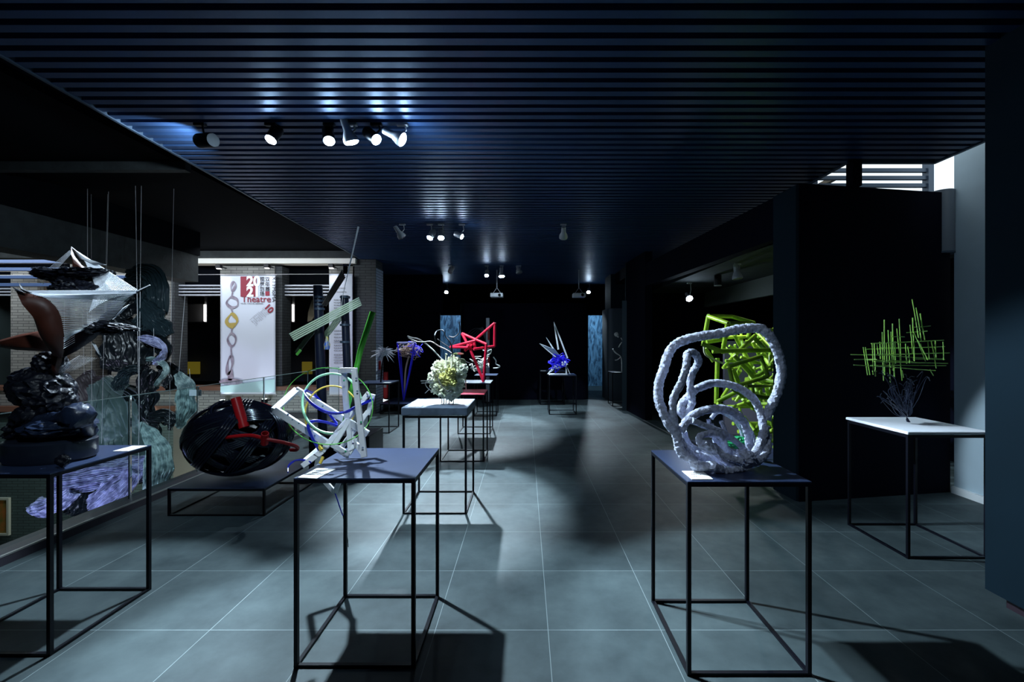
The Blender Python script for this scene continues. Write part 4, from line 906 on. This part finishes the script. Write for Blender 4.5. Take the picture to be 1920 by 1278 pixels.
panel('brown_panel', [(133, 462), (141, 480), (152, 494), (168, 508), (150, 511), (138, 508), (137, 488)], 2.42, .02)
panel('brown_panel', [(98, 655), (120, 655), (116, 675), (108, 700), (98, 702)], 2.32, .02)
panel('black_spar', [(282, 533), (256, 547), (238, 567), (205, 603), (178, 634), (145, 656), (112, 672), (112, 645), (150, 618), (195, 588), (235, 556)], 2.44, .03, bkc)
panel('white_fin', [(172, 638), (180, 644), (190, 668), (181, 655)], 2.4, .01, st, .004); panel('white_fin', [(245, 568), (222, 580), (210, 598), (228, 585)], 2.5, .01, st, .004)
panel('white_fin', [(133, 461), (150, 474), (176, 489), (199, 495), (176, 496), (150, 484)], 2.4, .01, st, .004)
panel('horn_tip', [(36, 530), (44, 540), (60, 548), (48, 549), (40, 542)], 2.12, .01, bkc, .004); panel('horn_tip', [(23, 537), (34, 541), (46, 547), (36, 547)], 2.1, .01, bkc, .004)
def lerp_pts(pts, f):
    n = len(pts)-1; i = min(int(f*n), n-1); g = f*n-i; return [pts[i][j]+(pts[i+1][j]-pts[i][j])*g for j in range(3)]
def strings(name, A, B, n, r=.0012):
    b = MB()
    for i in range(n): f = i/(n-1); b.tube([P(*lerp_pts(A, f)), P(*lerp_pts(B, f))], r, 4)
    b.build(name, st, t)
strings('string_web', [(28, 544, 2.1), (62, 551, 2.13), (85, 557, 2.15), (104, 572, 2.17), (115, 592, 2.19), (120, 620, 2.2), (120, 640, 2.2)], [(258, 543, 2.42), (250, 551, 2.43), (240, 562, 2.43), (226, 578, 2.43), (208, 598, 2.43), (178, 612, 2.4), (140, 622, 2.35)], 46, .0020)
strings('string_web', [(28, 544, 2.1), (45, 548, 2.12), (62, 551, 2.13), (75, 554, 2.13)], [(175, 552, 2.3), (210, 550, 2.36), (240, 548, 2.4), (255, 548, 2.42)], 12, .0026)
strings('string_fan', [(134, 463, 2.4), (150, 476, 2.4), (160, 490, 2.4), (168, 508, 2.4), (176, 525, 2.4), (180, 545, 2.38)], [(257, 542, 2.42), (240, 548, 2.41), (222, 554, 2.4), (204, 560, 2.38), (185, 570, 2.36), (167, 584, 2.34)], 34, .0016)
strings('string_fan', [(131, 468, 2.42), (134, 474, 2.42)], [(70, 520, 2.45), (80, 532, 2.45)], 7, .0008)
strings('string_fan', [(108, 690, 2.35), (112, 706, 2.35)], [(150, 665, 2.45), (182, 670, 2.45)], 9, .0008)
strings('string_fan', [(120, 640, 2.2), (119, 652, 2.2)], [(140, 628, 2.34), (140, 640, 2.34)], 4, .0012)
strings('spar_edge', [(258, 544, 2.42), (258, 544, 2.42)], [(281, 533, 2.42), (281, 533.2, 2.42)], 2, .003)
b = MB(); Y = 2.42
for i, (x, y, rx, rz, rot) in enumerate(((108, 512, 23, 6, .25), (140, 512, 26, 8, -.1), (172, 512, 24, 6, -.15), (96, 516, 12, 7, .3), (148, 532, 27, 16, 0), (162, 545, 20, 14, 0), (135, 545, 20, 12, 0), (222, 612, 18, 5, .2), (200, 615, 22, 9, 0))):
    b.blob(P(x, y, Y+R.uniform(-.03, .03)), (rx/F*Y, .07, rz/F*Y), .5, 2.6, 5, i, rot=Matrix.Rotation(rot, 3, 'Y'), ridge=True)
b.build('crumpled_crown', bkc, t)
b = MB()
for i, (x, y, rx, ry, rz, rot) in enumerate(((95, 680, 22, 20, 20, .2), (70, 700, 22, 20, 12, -.4), (80, 728, 44, 36, 32, .1), (62, 716, 28, 30, 24, 0), (100, 745, 28, 30, 24, .2), (78, 775, 38, 34, 24, -.5), (50, 800, 26, 30, 16, -.6))):
    b.blob(P(x, y, 2.42), (rx/F*2.42, ry/F*2.42, rz/F*2.42), .22, 2.2, 5, 20+i, rot=Matrix.Rotation(rot, 3, 'Y'), ridge=True)
b.build('crumpled_core', bkc, t)
b = MB()
b.tube(smooth([P(60, 812, 2.45), P(85, 793, 2.38), P(115, 780, 2.32), (P(142, 777, 2.3)), P(157, 784, 2.33), P(160, 797, 2.4), P(145, 808, 2.45), P(110, 812, 2.4), P(75, 815, 2.36)], 8), [.05+.02*math.sin(i*.3) for i in range(65)], 16, jit=.25)
b.blob(P(110, 797, 2.4), (.14, .13, .05), .2, 2.4, 5, 31, ridge=True)
b.build('twisted_fold', mat('blue_lit_fold', (.012, .020, .045), .3, bump=.6, bscale=18), t)  # blue light on the fold is put into its lighter colour
cb = Vector((P(95, 850, 2.40).x, 2.40, .90)); prof = [(0, 0), (.20, 0), (.215, .02), (.215, .105), (.20, .115), (0, .115)]
MB().lathe(prof, 48, cb, Matrix.Diagonal((1, .75, 1))).build('oval_base', mat('dark_oval_base', (.012, .017, .03), .3, coat=.3), t)
MB().blob(P(117, 862, 2.22), (.035, .02, .03), .3, 2, 4, 5).build('base_lump', bkc, t)

# --- hanging cloth sculpture in the void
t = thing('hanging_cloth_sculpture', (-5.2, 5.6, -.5), 'crumpled dark and pale pleated cloth hung on wires beyond the glass', 'sculpture')
def drape(name, sp, m, pleat=.02, fr=9, bulge=.25, amp=.06, sd=0, along=False):
    """sp: (px, py, halfwidth px, depth)"""
    ctr = smooth([P(p[0], p[1], p[3]) for p in sp], 20); ws = [v.x for v in smooth([Vector((p[2]/F*p[3], 0, 0)) for p in sp], 20)]; n = len(ctr); nv = 90; vs = []; fr = fr*2.2; pleat = pleat*.75; amp = amp*.6
    for i in range(n):
        d = (ctr[min(i+1, n-1)]-ctr[max(i-1, 0)]).normalized(); s = Vector((-d.z, 0, d.x)); s = s.normalized() if s.length > 1e-4 else Vector((1, 0, 0)); u = i/(n-1)
        for j in range(nv+1):
            v = j/nv*2-1; q = Vector((u*3+sd, v*2, sd*1.7)); w = ws[i]*(1+.38*noise.noise(Vector((u*6, (1 if v > 0 else -1)*5+sd, 0))))
            ph = (v*fr*PI+3*noise.noise(Vector((u*1.5, v, sd)))) if not along else (u*fr*PI*2+3*noise.noise(q))
            dep = -bulge*ws[i]*math.cos(v*PI/2)*2+pleat*math.sin(ph)+amp*noise.noise(q*1.6)+amp*.5*(1-2*abs(noise.noise(q*3.1)))
            vs.append(ctr[i]+s*w*v+Vector((0, dep, 0))+s*amp*.5*noise.noise(q*2+Vector((9, 0, 0))))
    fs = [(i*(nv+1)+j, i*(nv+1)+j+1, (i+1)*(nv+1)+j+1, (i+1)*(nv+1)+j) for i in range(n-1) for j in range(nv)]
    o = MB().add(vs, fs).build(name, m, t); md = o.modifiers.new('s', 'SOLIDIFY'); md.thickness = .006; return o
dkc = mat('black_teal_cloth', (.020, .036, .044), .32, bump=.4, bscale=12); blc = mat('black_cloth', (.006, .009, .012), .35, bump=.4, bscale=12); tl = mat('teal_grey_cloth', (.075, .115, .115), .5, bump=.5, bscale=20)
pl = pleat_mat('pale_teal_pleats', (.38, .50, .49), (.10, .16, .17)); vi = pleat_mat('violet_lit_pleats', (.48, .50, .74), (.16, .17, .30)); rs = mat('umber_cloth', (.05, .042, .045), .5)  # vi: violet light on the folds is put into the cloth colour
drape('dark_cloth', [(243, 520, 20, 5.7), (280, 520, 26, 5.6), (295, 555, 22, 5.5), (285, 590, 22, 5.5), (268, 612, 24, 5.5)], dkc, .02, 6, .3, .08, 1)
drape('dark_cloth', [(240, 528, 25, 5.9), (240, 570, 42, 5.9), (245, 600, 40, 5.8)], blc, .01, 4, .2, .06, 2)
drape('dark_cloth', [(262, 560, 10, 5.4), (290, 598, 22, 5.35), (318, 628, 8, 5.4)], dkc, .03, 9, .3, .04, 3)
drape('black_cloth', [(215, 590, 25, 5.75), (235, 640, 52, 5.8), (240, 685, 48, 5.8), (240, 695, 36, 5.8)], blc, .015, 5, .2, .08, 4)
drape('violet_lit_cloth', [(255, 625, 8, 5.5), (285, 632, 16, 5.45), (312, 655, 14, 5.4), (298, 675, 8, 5.4)], blc, .02, 7, .3, .08, 5)
drape('violet_lit_cloth', [(262, 632, 4, 5.35), (285, 638, 9, 5.3), (308, 652, 4, 5.3), (303, 668, 6, 5.3), (290, 680, 5, 5.3)], vi, .02, 7, .3, .05, 6)
drape('pleated_cloth', [(276, 672, 4, 5.35), (298, 676, 5, 5.3), (313, 692, 5, 5.3), (300, 710, 4, 5.3), (292, 722, 3, 5.3)], pl, .012, 5, .2, .03, 7)
drape('black_cloth', [(300, 680, 10, 5.6), (318, 700, 20, 5.6), (325, 730, 16, 5.6)], blc, .01, 3, .3, .04, 8)
drape('pleated_cloth', [(332, 700, 6, 5.3), (345, 722, 14, 5.25), (349, 755, 17, 5.25), (342, 782, 12, 5.25), (334, 800, 5, 5.3)], pl, .016, 6, .35, .04, 9)
drape('black_cloth', [(290, 690, 20, 5.6), (275, 720, 22, 5.6), (275, 750, 20, 5.6), (278, 785, 14, 5.6), (300, 795, 14, 5.6)], blc, .012, 5, .25, .08, 10)
drape('black_cloth', [(275, 780, 6, 5.6), (310, 780, 14, 5.5), (330, 795, 14, 5.5)], blc, .012, 5, .25, .05, 11)
drape('dark_cloth', [(262, 690, 6, 5.5), (240, 694, 9, 5.5), (225, 716, 14, 5.5), (226, 730, 9, 5.5)], dkc, .02, 5, .3, .06, 12)
drape('umber_cloth', [(150, 705, 20, 6.2), (180, 740, 45, 6.2), (215, 790, 60, 6.1)], rs, .012, 6, .12, .05, 13)
drape('teal_cloth', [(185, 715, 26, 5.9), (212, 770, 66, 5.85), (222, 820, 82, 5.8), (225, 850, 82, 5.8), (215, 885, 78, 5.8)], tl, .022, 8, .15, .09, 14)
drape('pleated_cloth', [(263, 792, 3, 5.4), (282, 815, 14, 5.35), (298, 850, 24, 5.3), (296, 890, 26, 5.3), (282, 925, 14, 5.3)], pl, .02, 9, .4, .04, 15)
drape('violet_lit_cloth', [(300, 870, 20, 5.45), (240, 880, 26, 5.4), (170, 892, 26, 5.4), (105, 900, 26, 5.45)], vi, .02, 8, .3, .06, 16)
drape('violet_lit_cloth', [(255, 880, 14, 5.35), (215, 920, 26, 5.3), (180, 950, 24, 5.3)], vi, .022, 9, .3, .04, 17)
drape('dark_cloth', [(165, 900, 22, 5.5), (150, 935, 26, 5.5), (140, 960, 20, 5.5)], blc, .02, 5, .3, .06, 18)
drape('violet_lit_cloth', [(140, 915, 14, 5.4), (105, 940, 18, 5.35), (72, 952, 16, 5.35), (62, 945, 8, 5.35)], vi, .022, 9, .35, .05, 19)
drape('teal_cloth', [(100, 890, 12, 5.6), (140, 910, 26, 5.6), (200, 905, 30, 5.6)], tl, .022, 7, .3, .06, 20)
wire = mat('steel_wire', (.50, .50, .52), .4, .3)
for (x0, y0, x1, y1, Y, r) in ((118, 900, 122, 380, 5.7, .003), (158, 700, 148, 380, 5.6, .003), (164, 640, 164, 370, 5.4, .005), (172, 765, 171, 400, 5.6, .003), (197, 640, 203, 380, 5.5, .004), (190, 830, 201, 400, 5.6, .003), (261, 800, 254, 350, 5.3, .005), (259, 905, 265, 350, 5.3, .005), (315, 890, 325, 400, 5.4, .003), (335, 702, 347, 552, 5.3, .004), (358, 725, 355, 690, 5.25, .004), (289, 665, 288, 600, 5.3, .003)):
    a = P(x0, y0, Y); c = P(x1, y1, Y)
    if y1 < 500: f = (3.44-a.z)/(c.z-a.z); c = a+(c-a)*f
    MB().tube([a, c], r*.62, 5).build('suspension_wire', wire, t)
tag(MB().box(-.068, .068, -.004, .004, -.035, .035).build('paper_tag', mat('clear_tag', (.5, .55, .6), .4), smooth=False), 'small pale paper tag by the glass left of the woven ball', 'tag').location = P(366, 735, 5.0)
